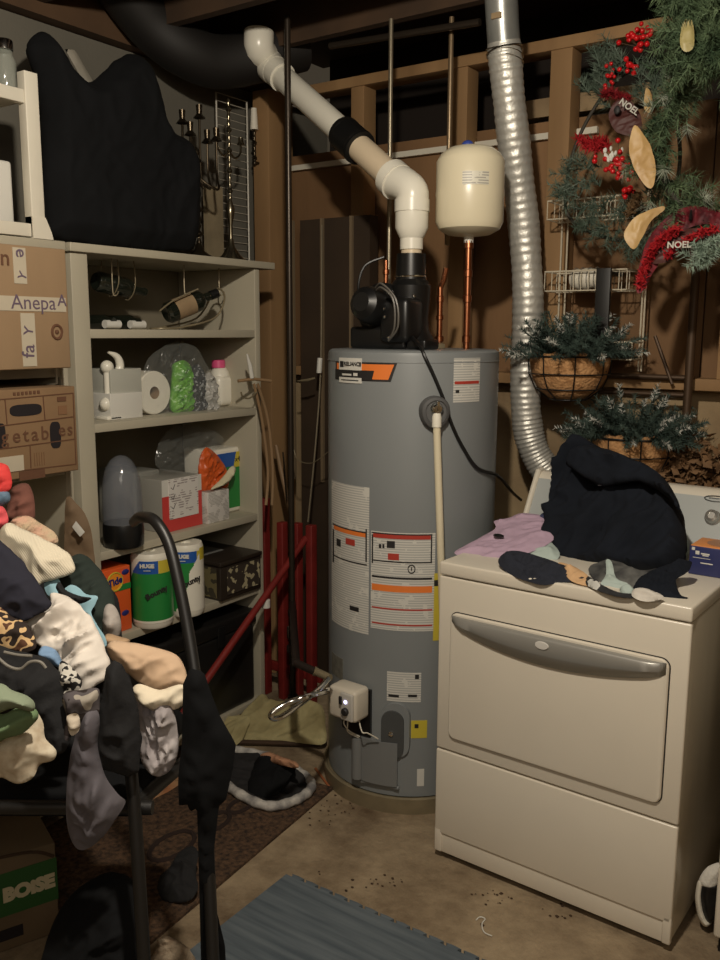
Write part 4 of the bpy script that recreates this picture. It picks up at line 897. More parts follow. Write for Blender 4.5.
def towelroll(px, py, r, h, lab, full):
    b0 = P(px, py, 'Z', Z4); hd_ = Vector((FW.x, FW.y, 0)).normalized(); c = b0+hd_*r
    t = thing('paper_towel_roll', lab, 'paper towels', (c.x, c.y, Z4), group=None)
    MB().lathe([(.001, 0), (r*.9, 0), (r, .012), (r, h-.012), (r*.93, h), (.02, h), (.019, h-.01), (.001, h-.01)], (c.x, c.y, Z4), 44).build('roll', M_pvc, t)
    vd = math.atan2(-hd_.y, -hd_.x); n = 70; m_ = 56; v = []; f = []; mi = []
    for j in range(m_+1):
        for i in range(n+1):
            a = vd-1.75+3.5*i/n; z_ = .022+(h-.036)*j/m_; v.append((c.x+(r+.0012)*math.cos(a), c.y+(r+.0012)*math.sin(a), Z4+z_))
    g = MB(); 
    for j in range(m_):
        for i in range(n):
            u = (i+.5)/n; w_ = (j+.5)/m_
            if full: k = 0 if w_ < .93-0*u else 3; edge_ = w_ > .55+.9*(.42-u) if u < .42 else False
            if full:
                if u < .42 and w_ > .60+(u-.12)*1.35: k = 3
                elif w_ > .76: k = 1 if w_ < .97 else 3
                else: k = 0
                if k == 1 and u > .66: k = 2
                if w_ < .03: k = 3
            else:
                if u > .60 and w_ < .62+(u-.60)*1.5: k = 3
                elif w_ > .78: k = 1 if w_ < .97 else 3
                elif u > .36+.0*w_ and w_ < (u-.36)*1.9+.0: k = 3
                else: k = 0
                if k == 1 and u > .74: k = 2
                if u > .80 and w_ > .8: k = 2
            g.cur = k; q = j*(n+1)+i; g.f.append((q, q+1, q+n+2, q+n+1)); g.mi.append(k)
    g.v = v; g.build('wrapper', [M_green, M_blue, M_yel, M_pvc], t)
    rt = Vector((-math.sin(vd), math.cos(vd), 0))
    def on(u, z_): a = vd+u; return Vector((c.x+(r+.0035)*math.cos(a), c.y+(r+.0035)*math.sin(a), Z4+z_)), Vector((-math.sin(a), math.cos(a), 0))
    p, r_ = on(.42 if full else .40, h*.50); text('Bounty', .027, M_ink, t, p, r_+Vector((0, 0, .42)), Vector((0, 0, 1)), bold=.001)
    p, r_ = on(.02 if full else .0, h*.855); text('HUGE', .018, M_paper, t, p, r_, Vector((0, 0, 1)), bold=.0012)
    p, r_ = on(.02 if full else .0, h*.795); MB().tube([p-r_*.012, p+r_*.012], .0015, 4).build('fine_print', M_paper, t)
towelroll(149, 630, .069, .262, 'green wrapped paper towel roll beside the orange detergent box', True)
towelroll(184, 618, .062, .262, 'paper towel roll with mostly white wrapper beside the black crate', False)
# black crate with vine pattern
a = P(203, 603, 'Z', Z4); b = P(222, 607, 'Z', Z4)
bc_ = thing('wooden_crate', 'dark wooden box with a pale vine pattern right of the paper towels', 'box', (-2.44, P(240, 600, 'X', -2.30).y, Z4))
ya = P(221, 606, 'X', -2.236).y; yb = 2.563; zt_ = Z4+.135
MB().box((-2.56, ya, Z4), (-2.236, yb, zt_), .003).build('body', mat('crate_black', (46, 38, 30), .5, n=12, amt=.3), bc_)
MB().box((-2.57, ya-.006, zt_), (-2.228, yb+.001, zt_+.016), .003).build('lid', _m['crate_black'], bc_)
M_vine = spots_mat('vine_print', (52, 42, 32), (166, 156, 124), 38, .43)
MB().box((-2.2355, ya+.035, Z4+.02), (-2.233, yb-.01, zt_-.015)).build('vine_panel', M_vine, bc_)
g = MB(); 
yv0, yv1, zv0, zv1 = ya+.035, yb-.02, Z4+.02, zt_-.015
g.tube([(-2.233, yv0, zv0), (-2.233, yv1, zv0), (-2.233, yv1, zv1), (-2.233, yv0, zv1)], .0018, 5, closed=True); g.build('panel_border', M_vine, bc_)
MB().box((-2.54, ya-.002, Z4+.01), (-2.256, ya+.0005, zt_-.01)).build('side_panel', spots_mat('olive_vines', (110, 100, 66), (60, 54, 38), 30, .45), bc_)
o = bx('gray_card', (-2.48, ya+.01, zt_+.0165), (-2.36, ya+.15, zt_+.019), mat('gray_card', (120, 120, 116), .6)); tagp(o, 'grey card lying on the lid of the dark wooden box', 'card')
# left unit glimpses
# black chest below the lowest shelf
ch = thing('storage_trunk', 'black storage trunk on the floor under the shelving', 'trunk', (-2.35, 2.2, .08))
MB().box((-2.64, 1.87, .081), (-2.262, 2.55, .40), .015).build('body', M_blk, ch); MB().box((-2.645, 1.86, .40), (-2.256, 2.56, .46), .012).build('lid', M_blk, ch)
for yy in (2.05, 2.35): MB().box((-2.256, yy-.02, .36), (-2.25, yy+.02, .44), .002).build('latch', M_plas, ch)
# ================================================================== RIGHT WALL ITEMS
def wirebasket(g, x0, x1, y0, y1, zt, zb, n):
    g.tube([(x0, y0, zt), (x1, y0, zt), (x1, y1, zt), (x0, y1, zt)], .003, 6, closed=True)
    g.tube([(x0, y0, zb), (x1, y0, zb), (x1, y1, zb), (x0, y1, zb)], .0025, 6, closed=True)
    for i in range(n+1):
        x = x0+(x1-x0)*i/n; g.tube([(x, y0, zt), (x, y0, zb), (x, y1, zb), (x, y1, zt)], .0016, 5)
YR = 3.05
xa, xb = P(561, 240, 'Y', 3.11).x, P(648, 240, 'Y', 3.11).x
wk = thing('wire_rack', 'white wire hanging rack with basket shelves on the plywood wall', 'wire rack', ((xa+xb)/2, 3.08, 1.45))
M_ww = mat('wire_white2', (200, 190, 168), .4)
zr = [P(600, y_, 'Y', 3.0).z for y_ in (197, 216, 270, 290, 342, 359)]
g = MB()
for x in (xa, xa+.022, xb-.01, xb): g.tube([(x, 3.115, zr[0]+.03), (x, 3.115, 1.42)], .0032, 6)
g.build('upright', M_ww, wk)
for i in (0, 2): g = MB(); wirebasket(g, xa-.01, xb-.03, 3.0, 3.11, zr[i], zr[i+1], 11); g.build('basket', M_ww, wk)
g = MB(); wirebasket(g, xb-.095, xb, 3.0, 3.11, zr[4], zr[5], 2); g.build('basket', M_ww, wk)
p = P(586, 283, 'Y', 3.05); 
t = thing('rolled_cloth', 'white striped rolled cloth lying in the wire rack basket', 'cloth', (p.x, 3.055, zr[3]))
for k in range(5): pass
g = MB(); g.tube([(p.x-.055, 3.055, zr[3]+.040), (p.x-.03, 3.055, zr[3]+.042), (p.x-.022, 3.055, zr[3]+.043), (p.x, 3.055, zr[3]+.042), (p.x+.02, 3.055, zr[3]+.044), (p.x+.055, 3.055, zr[3]+.040)], [.026, .037, .033, .038, .034, .030], 16, smooth=5); g.build('roll', M_white, t)
g = MB()
for k in range(4): g.tube([(p.x-.04+.026*k, 3.055+.039*math.cos(a*PI/8), zr[3]+.042+.039*math.sin(a*PI/8)) for a in range(16)], .0016, 5, closed=True)
g.build('cord', mat('gray_cord', (120, 116, 108), .6), t)
p = P(603, 290, 'Y', 2.96); zt_ = P(603, 268, 'Y', 2.96).z
t = thing('basket_bracket', 'black flat bracket in front of the wire rack above the upper basket', 'bracket', (p.x, 3.0, 1.45))
MB().box((p.x-.025, 2.955, 1.42), (p.x+.025, 2.97, zt_), .002).build('strap', M_blk, t); MB().box((p.x-.012, 2.965, zt_-.02), (p.x+.012, 3.13, zt_-.008), .001).build('arm', M_blk, t)
# rail pipes
p = P(694, 300, 'Y', 3.08)
t = thing('rail_frame', 'dark pipe frame with two rails against the wall right of the baskets', 'pipe frame', (p.x, 3.08, .0))
M_dp = mat('rusty_pipe', (78, 60, 44), .5, metal=.4)
MB().tube([(p.x, 3.08, 0), (p.x, 3.08, 2.0)], .014, 12).build('post', M_dp, t)
for y_ in (377, 394): z_ = P(660, y_, 'Y', 3.10).z; MB().tube([(-1.25, 3.10, z_), (p.x, 3.10, z_)], .009, 10).build('rail', M_dp, t)
a = P(655, 336, 'Y', 3.09); b = P(672, 384, 'Y', 3.09); MB().tube([a, b], .006, 8).build('brace', M_dp, t)
# pine helpers
def pine(g, br, nper=40, L=(.03, .05), wd=.0016, spread=1.0, rnd=random.Random(1)):
    for a, d, ln in br:
        a = Vector(a); d = Vector(d).normalized(); x = d.orthogonal().normalized(); y = d.cross(x)
        for k in range(nper):
            t = rnd.random(); an = rnd.uniform(0, 2*PI); o = a+d*ln*t
            q = (d*rnd.uniform(.35, .9)+(x*math.cos(an)+y*math.sin(an))*spread).normalized(); l_ = rnd.uniform(*L)*(1-.35*t)
            s_ = q.orthogonal().normalized()*wd; k0 = len(g.v)
            g.v += [tuple(o-s_), tuple(o+s_), tuple(o+q*l_)]; g.f.append((k0, k0+1, k0+2)); g.mi.append(g.cur)
        k0 = len(g.v)
def stems(g, br, r=.0018):
    for a, d, ln in br: a = Vector(a); g.tube([a, a+Vector(d).normalized()*ln], r, 4, caps=False)
M_pine = mat('pine_green', (98, 116, 84), .6, n=14, rgb2=(52, 72, 50)); M_pine2 = mat('pine_bluegreen', (72, 88, 80), .6, n=14, rgb2=(36, 50, 44)); M_frost = mat('frosted_tips', (190, 190, 182), .5); M_stem = mat('pine_stem', (80, 60, 40), .8)
M_pgray = mat('pine_graygreen', (98, 112, 98), .6, n=14, rgb2=(56, 72, 58)); M_coir = mat('coir', (204, 156, 106), .9, n=40, rgb2=(168, 122, 78), bump=.8, bscale=90)
# coir baskets
def basket(px, py, wpx, Y, label, zdir, seed, fol_r, h):
    c = P(px, py, 'Y', Y); R_ = wpx/2*((c-O).dot(FW))/FPX; rnd = random.Random(seed)
    t = thing('hanging_basket', label, 'basket', (c.x, c.y, c.z-h), group=None)
    n = 40; prof = [(.001, -h*.98), (R_*.45, -h*.97), (R_*.70, -h*.80), (R_*.87, -h*.5), (R_*.96, -h*.2), (R_*.97, .01), (R_*.88, .012), (R_*.80, -h*.2), (.001, -h*.3)]
    g = MB(); vs = []; fs = []
    for i, (r, z) in enumerate(prof):
        for j in range(n):
            a = 2*PI*j/n; q = r*(1+.03*noise.noise(Vector((math.cos(a)*3, math.sin(a)*3, z*30+seed)))); vs.append((c.x+q*math.cos(a), c.y+q*math.sin(a), c.z+z+.010*noise.noise(Vector((a*5, i, seed)))*(i > 3)))
    for i in range(len(prof)-1): fs += [(i*n+j, i*n+(j+1) % n, (i+1)*n+(j+1) % n, (i+1)*n+j) for j in range(n)]
    g.add(vs, fs); g.build('coir_liner', M_coir, t)
    g = MB()
    for r, z in ((R_*1.0, 0), (R_*.96, -h*.40), (R_*.78, -h*.75), (R_*.45, -h)): g.tube([(c.x+r*math.cos(a*PI/20), c.y+r*math.sin(a*PI/20), c.z+z) for a in range(40)], .0032 if z == 0 else .0024, 6, closed=True)
    for k in range(8):
        a = 2*PI*k/8+.5; g.tube([(c.x+r*math.cos(a), c.y+r*math.sin(a), c.z+z) for r, z in ((R_*1.0, 0), (R_*.975, -h*.40), (R_*.80, -h*.75), (R_*.46, -h))], .0024, 6)
    g.build('wire_frame', M_blk, t)
    br = []
    for k in range(170):
        a = rnd.uniform(0, 2*PI); el = rnd.uniform(-.28, 1.3); d = Vector((math.cos(a)*math.cos(el), math.sin(a)*math.cos(el), math.sin(el)*.8+.05))
        br.append((Vector((c.x, c.y, c.z+.01))+Vector((d.x, d.y, 0))*R_*.72, d, fol_r*rnd.uniform(.45, .95)))
    g = MB(); pine(g, br, 84, (.022, .036), .0016, 1.0, rnd); stems(g, br); g.build('pine_sprigs', M_pine2, t, smooth=False)
    g = MB(); pine(g, [(Vector(a)+Vector(d).normalized()*l*.75, d, l*.32) for a, d, l in br[::4]], 26, (.014, .026), .0018, 1.0, rnd); g.build('frosted_sprigs', M_frost, t, smooth=False)
    return t, c, R_
t, c, R_ = basket(570, 356, 82, 2.96, 'upper coir-lined wire basket of frosted pine, beside the silver duct', 1, 4, .175, .150)
MB().tube([(c.x+.06, c.y+R_*.9, c.z), (c.x+.06, 3.13, c.z+.0)], .005, 6).build('wall_hook', M_blk, t)
t, c, R_ = basket(633, 436, 82, 2.96, 'lower coir-lined wire basket of frosted pine, behind the black hoodie', 1, 9, .175, .150)
MB().tube([(c.x+.06, c.y+R_*.9, c.z), (c.x+.06, 3.20, c.z+.0)], .005, 6).build('wall_hook', M_blk, t)
# brown debris
rnd = random.Random(5); g = MB(); 
c = P(708, 465, 'Y', 2.98)
for k in range(700):
    q = c+Vector((rnd.gauss(.02, .10), rnd.gauss(0, .05), rnd.gauss(-.03, .05))); d = Vector((rnd.uniform(-1, 1), rnd.uniform(-1, 1), rnd.uniform(-.6, .6))).normalized(); e = d.orthogonal()*rnd.uniform(.006, .012); l_ = rnd.uniform(.02, .05)
    k0 = len(g.v); g.v += [tuple(q-d*l_/2), tuple(q+e), tuple(q+d*l_/2+Vector((0, 0, .006))), tuple(q-e)]; g.f.append((k0, k0+1, k0+2, k0+3)); g.mi.append(0)
g.box((c.x-.14, 2.86, .0), (c.x+.22, 3.06, c.z-.08), .02)
o = g.build('dried_leaves', mat('dried_leaf', (128, 96, 64), .8, n=30, amt=.5), smooth=False); tagp(o, 'heap of dried brown leaves behind the dryer control panel', 'leaves')

# ---- wreaths
def ring_branches(c, R_, r, n, rnd, L=(.06, .12), a0=0, a1=2*PI, ex=1, ez=1):
    br = []
    for k in range(n):
        a = rnd.uniform(a0, a1); rad = Vector((math.cos(a)*ex, 0, math.sin(a)*ez)); tan = Vector((-math.sin(a), 0, math.cos(a)))
        p = c+rad*(R_+rnd.gauss(0, r*.4))+Vector((0, rnd.uniform(-.03, .03), 0)); d = tan*.7+rad.normalized()*rnd.uniform(-1, 1)+Vector((0, -rnd.uniform(0, 1.0), 0))
        br.append((p, d, rnd.uniform(*L)))
    return br
M_gold = mat('gold_leaf', (190, 158, 104), .5, n=12, rgb2=(166, 132, 84)); M_berry = mat('red_berry', (190, 26, 30), .2); M_bur = mat('burgundy_plaid', (120, 22, 34), .7, n=26, rgb2=(60, 14, 22)); M_tin = mat('red_tinsel', (160, 30, 36), .45); M_rib = mat('brown_ribbon', (72, 36, 32), .6)
def berries(t, px, py, Y, sx, sz, n, seed, r=.0085):
    rnd = random.Random(seed); c = P(px, py, 'Y', Y); g = MB(); g2 = MB()
    for k in range(n):
        q = c+Vector((rnd.gauss(0, sx*.5), rnd.uniform(-.02, .015), rnd.gauss(0, sz*.5))); g.ball(q, r*rnd.uniform(.8, 1.15), 10); g2.tube([q, c+Vector((0, .03, -.02))], .001, 4)
    g.build('berry_cluster', M_berry, t); g2.build('berry_stems', M_stem, t)
def leaf(t, outline, Y, turn, m, seed, nm='gold_leaf', th=.006, tilt=.15):
    x = sum(a for a, b in outline)/len(outline); y = sum(b for a, b in outline)/len(outline); p = P(x, y, 'Y', Y)
    n = (Matrix.Rotation(turn, 3, 'Z') @ Vector((.3, -1, tilt))).normalized(); return cloth(nm, None, None, outline, (p, n), th, m, seed=seed, parent=t, fold=(1.4, 14, .004))
# smaller wreath (left)
YW = 2.84
c1 = P(622, 140, 'Y', YW+.05)
w1 = thing('christmas_wreath', 'smaller wreath with red berries and NOEL ribbon left of the large wreath', 'wreath', (c1.x, YW+.05, c1.z-.22))
rnd = random.Random(12)
MB().tube([P(x, y, 'Y', YW+.06) for x, y in ((640, 70), (615, 82), (592, 112), (574, 150), (566, 190), (568, 215), (590, 232), (630, 240), (665, 215), (680, 160), (670, 100))], .006, 8, smooth=6, closed=True).build('grapevine_ring', mat('dark_vine', (50, 44, 34), .7), w1)
br = []
for px, py, n, dx, dz in ((600, 215, 22, -.4, -.4), (575, 190, 16, -.7, .2), (612, 70, 18, -.4, .9), (602, 95, 12, -.8, .6), (640, 235, 18, .0, -.9), (650, 90, 20, .2, .6), (660, 190, 16, .5, 0), (590, 175, 12, -.5, .5), (625, 205, 14, .2, -.5)):
    for k in range(n):
        p = P(px+rnd.gauss(0, 8), py+rnd.gauss(0, 8), 'Y', YW+rnd.uniform(-.02, .06)); br.append((p, Vector((dx+rnd.uniform(-.6, .6), -rnd.uniform(0, .6), dz+rnd.uniform(-.6, .6))), rnd.uniform(.04, .08)))
g = MB(); pine(g, br, 42, (.03, .05), .0012, .9, rnd); stems(g, br, .0014); g.build('pine_sprigs', M_pgray, w1, smooth=False)
berries(w1, 637, 38, YW-.02, .045, .035, 26, 1); berries(w1, 631, 66, YW-.03, .02, .03, 10, 2); berries(w1, 611, 75, YW-.02, .02, .05, 16, 3, .006); berries(w1, 618, 168, YW-.05, .075, .045, 34, 4); berries(w1, 628, 190, YW-.05, .02, .02, 8, 5)
# poinsettia petals (shaggy)
def shaggy(t, pts, m, n, seed, nm, L=.02, wd=.003):
    rnd = random.Random(seed); g = MB()
    for k in range(n):
        s_ = rnd.random()*(len(pts)-1); i = int(s_); f_ = s_-i; p = pts[i].lerp(pts[min(i+1, len(pts)-1)], f_)+Vector((rnd.gauss(0, .004), rnd.gauss(0, .006), rnd.gauss(0, .004)))
        d = Vector((rnd.uniform(-1, 1), rnd.uniform(-1, .2), rnd.uniform(-1, 1))).normalized(); e = d.orthogonal().normalized()*wd; k0 = len(g.v); g.v += [tuple(p-e), tuple(p+e), tuple(p+d*L)]; g.f.append((k0, k0+1, k0+2)); g.mi.append(0)
    return g.build(nm, m, t, smooth=False)
shaggy(w1, [P(x, y, 'Y', YW-.04) for x, y in ((577, 138), (590, 143), (600, 140), (608, 146), (598, 148), (585, 146))], M_tin, 500, 6, 'red_flower', .022)
shaggy(w1, [P(x, y, 'Y', YW-.03) for x, y in ((604, 95), (612, 93), (620, 97), (630, 100))], mat('dark_red_tinsel', (120, 24, 30), .5), 260, 7, 'dark_red_flower', .02)
cloth('noel_ribbon', None, None, [(612, 105), (622, 98), (634, 104), (642, 120), (640, 138), (628, 136), (614, 130), (609, 117)], (P(626, 118, 'Y', YW-.05), Vector((.2, -1, .2)).normalized()), .012, M_rib, parent=w1, seed=31, fold=(.5, 16, .006))
p = P(629, 107, 'Y', YW-.078); text('NOEL', .026, mat('noel_silver', (168, 164, 152), .5), w1, p, (1, .2, -.75), (0, 0, 1), bold=.0006)
MB().ball(P(617, 110, 'Y', YW-.08), .010, 10, (1, .4, 1.3)).build('button_eye', M_ink, w1)
rnd = random.Random(8); g = MB()
for k in range(16): g.ball(P(612+rnd.uniform(-8, 10), 153+rnd.uniform(-6, 7), 'Y', YW-.06), .0045, 6, (1, 1, 1.8))
g.build('white_berries', M_paper, w1)
leaf(w1, [(646, 88), (652, 96), (650, 112), (644, 108)], YW-.04, .1, M_gold, 42)
shaggy(w1, [P(x, y, 'Y', YW-.05) for x, y in ((638, 196), (634, 206), (630, 214))], mat('pinecone', (96, 72, 44), .7), 260, 9, 'pine_cone', .018, .006)
# large wreath (right)
YL = 2.66
c2_ = P(738, 140, 'Y', YL)
w2 = thing('christmas_wreath', 'large dense green pine wreath at the upper right edge', 'wreath', (c2_.x, YL, c2_.z-.3))
rnd = random.Random(22)
br = ring_branches(c2_, .215, .06, 210, rnd, (.06, .11))
MB().tube([c2_+Vector((.215*math.cos(a*PI/16), .02, .215*math.sin(a*PI/16))) for a in range(32)], .012, 8, closed=True).build('wreath_ring', mat('dark_vine', (0, 0, 0)), w2)
g = MB(); pine(g, br, 56, (.032, .055), .0013, .9, rnd); stems(g, br, .0016); g.build('pine_sprigs', M_pine, w2, smooth=False)
br2 = br[::6]; g = MB(); pine(g, [(Vector(a)+Vector(d).normalized()*l*.8, d, .03) for a, d, l in br2], 40, (.035, .06), .001, 1.0, rnd); g.build('pale_needles', mat('pale_needle', (150, 156, 140), .5), w2, smooth=False)
leaf(w2, [(634, 126), (642, 132), (652, 150), (656, 172), (652, 188), (644, 184), (633, 166), (629, 146)], 2.56, .1, M_gold, 41)
leaf(w2, [(692, 64), (706, 58), (724, 56), (724, 62), (708, 64), (696, 70)], YL-.12, 0, M_gold, 43)
MB().tube([c2_+Vector((-.0, .03, .21)), Vector((c2_.x, YL+.03, 2.62))], .003, 6).build('hanging_wire', M_blk, w2)
# garland mass at top right
gl = thing('pine_garland', 'thick green pine garland hanging from the joists above the large wreath', 'garland', P(705, 50, 'Y', 2.55))
br = []
for k in range(190):
    t_ = rnd.random(); p = P(676+55*rnd.random(), 70-95*t_, 'Y', 2.52+rnd.uniform(-.05, .06)); br.append((p, Vector((rnd.uniform(-1, .8), -rnd.uniform(0, .8), rnd.uniform(-1, .5))), rnd.uniform(.05, .10)))
g = MB(); pine(g, br, 54, (.032, .055), .0013, .9, rnd); stems(g, br, .0016); g.build('pine_sprigs', M_pine, gl, smooth=False)
leaf(gl, [(683, 22), (692, 20), (694, 45), (686, 52), (680, 44)], 2.44, 0, mat('gold_ribbon', (150, 138, 90), .5), 44)
g = MB(); g.tube([P(700, 40, 'Y', 2.56), Vector((P(700, 40, 'Y', 2.56).x, 2.56, 2.62))], .004, 6); g.build('hanging_wire', M_blk, gl)
# ribbon swag with second NOEL below the wreath
YS = 2.60
sw = thing('plaid_bow', 'burgundy plaid ribbon swag with red tinsel edge and NOEL lettering', 'ribbon', P(690, 285, 'Y', YS))
cloth('plaid_loop', None, None, [(636, 290), (640, 262), (650, 236), (668, 216), (690, 206), (712, 208), (730, 222), (730, 240), (712, 226), (694, 226), (676, 238), (662, 258), (650, 280), (642, 292)], (P(685, 240, 'Y', YS), Vector((.1, -1, .3)).normalized()), .03, M_bur, parent=sw, fold=(1.5, 22, .02), seed=51)
cloth('dark_ribbon', None, None, [(652, 262), (664, 240), (684, 230), (704, 228), (722, 236), (722, 256), (700, 258), (680, 254), (668, 262)], (P(688, 245, 'Y', YS-.02), Vector((.1, -1, .3)).normalized()), .015, M_rib, parent=sw, fold=(0, 12, .008), seed=52)
shaggy(sw, catmull([P(x, y, 'Y', YS-.05) for x, y in ((641, 286), (645, 268), (653, 250), (664, 238), (678, 228))], 5), M_tin, 900, 53, 'tinsel_edge', .016)
shaggy(sw, catmull([P(x, y, 'Y', YS-.06) for x, y in ((668, 256), (678, 246), (692, 238), (704, 232), (716, 230))], 5), M_tin, 500, 54, 'tinsel_edge', .013)
p = P(679, 245, 'Y', YS-.085); text('NOEL', .024, _m['noel_silver'], sw, p, (1, .2, .0), (0, 0, 1), bold=.0006)
leaf(sw, [(624, 234), (630, 222), (644, 212), (662, 206), (664, 210), (652, 220), (642, 238), (634, 249), (627, 244)], YS-.02, .1, M_gold, 45)
br = [(P(705+rnd.gauss(0, 8), 252+rnd.gauss(0, 6), 'Y', YS-.05), Vector((rnd.uniform(-1, 1), -.5, rnd.uniform(-1, 1))), .04) for k in range(26)]
g = MB(); pine(g, br, 40, (.02, .035), .0014, 1, rnd); g.build('frosted_sprigs', mat('frost_green', (140, 158, 142), .5), sw, smooth=False)
MB().tube([P(690, 220, 'Y', YS), P(692, 208, 'Y', YS+.03)], .004, 6).build('wire_tie', M_blk, sw)

# ================================================================== THINGS ON THE DRYER
up = Vector((0, 0, 1))
def top(px, py, z=.9155): return P(px, py, 'Z', z)
M_lil = mat('lilac_cotton', (184, 158, 178), .85, n=40, amt=.08); M_navy = mat('navy_fleece', (30, 34, 46), .9, n=30, amt=.25, bump=.2, bscale=150); M_hood = mat('black_hoodie', (24, 28, 36), .95, n=9, amt=.25, spec=.2)
cloth('lilac_shirt', 'lilac cotton shirt lying at the left end of the dryer top', 'shirt', [(454, 553), (470, 543), (486, 534), (496, 528), (494, 521), (508, 518), (522, 513), (540, 515), (552, 522), (556, 536), (545, 546), (528, 553), (510, 558), (490, 561), (470, 558)], (top(500, 556), (Vector((0, -.28, 1))).normalized()), .022, M_lil, fold=(.6, 13, .006), seed=61, back=.02)
p = on_plane(499, 542, top(500, 556), Vector((0, -.28, 1)).normalized()); MB().ball(p+Vector((0, -.004, .020)), .012, 12, (1.5, .8, .5)).build('dark_button', M_plas, None); bpy.context.view_layer.update()
o = bpy.data.objects['dark_button']; tagp(o, 'small dark oval badge lying on the lilac shirt', 'badge')
cloth('denim_bundle', 'dark blue balled cloth between lilac shirt and black hoodie', 'cloth', [(537, 522), (541, 514), (549, 512), (560, 518), (562, 540), (548, 543), (538, 536)], (top(552, 545)+Vector((0, .0, 0)), Vector((-.3, -1, .4)).normalized()), .03, mat('denim', (60, 68, 100), .8, n=40, amt=.3), seed=62)
cloth('mint_cloth', 'pale mint cloth peeking out in front of the black hoodie', 'cloth', [(515, 553), (526, 541), (540, 536), (552, 543), (560, 556), (545, 564), (522, 558)], (top(538, 556), Vector((0, -.5, 1)).normalized()), .022, mat('mint', (170, 184, 178), .85, n=30, amt=.1), seed=63, back=.1)
cloth('navy_garment', 'navy fleece garment lying along the dryer front edge', 'garment', [(498, 562), (506, 552), (520, 551), (538, 556), (556, 562), (575, 570), (590, 580), (585, 583), (566, 582), (545, 585), (525, 581), (506, 572)], (top(545, 576)+Vector((0, 0, .012)), Vector((0, -.45, 1)).normalized()), .03, M_navy, seed=64, fold=(.2, 20, .012), back=.25)
cloth('tan_cloth', 'tan tapered cloth strip between navy garment and hoodie', 'cloth', [(558, 563), (570, 565), (584, 572), (594, 583), (592, 586), (578, 584), (568, 578)], (top(578, 578)+Vector((0, 0, .03)), Vector((0, -.4, 1)).normalized()), .012, mat('tan', (200, 162, 120), .85), seed=65, back=.8)
cloth('black_hoodie', 'large black hoodie heaped in the middle of the dryer top', 'hoodie',
      [(549, 562), (550, 540), (548, 520), (545, 512), (552, 508), (550, 498), (556, 478), (566, 455), (580, 441), (598, 446), (620, 456), (645, 468), (662, 480), (675, 498), (683, 520), (685, 545), (680, 562), (668, 573), (648, 576), (628, 572), (610, 568), (590, 570), (570, 568)],
      (top(612, 566)+Vector((0, .04, 0)), Vector((-.35, -1, .75)).normalized()), .085, M_hood, fold=(1.1, 6, .034), seed=66, back=.8, edge=.016)
cloth('hoodie_sleeve', 'black hoodie sleeve folded across the top of the hoodie heap', 'hoodie', [(566, 462), (580, 446), (604, 448), (630, 458), (655, 470), (672, 488), (680, 510), (670, 500), (655, 488), (636, 482), (618, 484), (600, 486), (586, 478), (574, 470)],
      (top(612, 566)+Vector((-.02, -.04, .05)), Vector((-.35, -1, .75)).normalized()), .045, M_hood, fold=(.2, 9, .018), edge=.014, seed=67, parent=bpy.data.objects['black_hoodie'])
o = bpy.data.objects['hoodie_sleeve']; del o['category']; del o['label']
cloth('mint_sock', 'pale mint sock standing in front of the black hoodie', 'sock', [(606, 560), (612, 562), (616, 578), (628, 584), (618, 590), (600, 586), (606, 574)], (top(612, 584)+Vector((0, 0, .016)), Vector((0, -.8, 1)).normalized()), .010, mat('mint', (0, 0, 0)), seed=68, back=.5)
cloth('gray_leggings', 'grey striped cloth lying under the black hoodie front', 'garment', [(590, 566), (612, 560), (640, 570), (664, 568), (660, 580), (640, 590), (620, 592), (604, 588), (592, 578)], (top(624, 582)+Vector((0, .01, .008)), Vector((0, -.35, 1)).normalized()), .018, mat('gray_stripe', (104, 104, 100), .85, n=18, rgb2=(44, 44, 46)), seed=69, back=.15)
cloth('striped_strip', 'thin white edged black strip lying on the dryer front edge', 'garment', [(588, 576), (600, 584), (618, 592), (634, 594), (632, 598), (614, 596), (596, 590), (586, 584)], (top(612, 590)+Vector((0, 0, .012)), Vector((0, -.35, 1)).normalized()), .010, spots_mat('black_white_strip', (34, 34, 36), (190, 190, 184), 22, .42), seed=70, back=.6)
cloth('black_sock_shoe', 'black garment with white textured cuff near the dryer front corner', 'garment', [(634, 594), (636, 582), (648, 572), (664, 566), (680, 560), (692, 562), (688, 572), (676, 580), (680, 594), (688, 598), (672, 601), (652, 600)], (top(660, 590)+Vector((0, 0, .014)), Vector((0, -.45, 1)).normalized()), .028, M_hood, seed=71, fold=(.3, 24, .012), back=.3)
cloth('white_cuff', None, None, [(632, 596), (634, 589), (644, 588), (656, 592), (664, 597), (656, 601), (642, 601)], (top(648, 597)+Vector((0, -.012, .022)), Vector((0, -.8, 1)).normalized()), .014, mat('white_knit', (206, 200, 190), .9, n=60, amt=.2), seed=72, parent=bpy.data.objects['black_sock_shoe'], back=.6)
cloth('pale_scrap', 'small pale cloth scrap between the two black items on the dryer', 'cloth', [(620, 588), (630, 586), (636, 592), (630, 597), (622, 595)], (top(628, 592)+Vector((0, 0, .012)), Vector((0, -.6, 1)).normalized()), .008, mat('mint', (0, 0, 0)), seed=73)
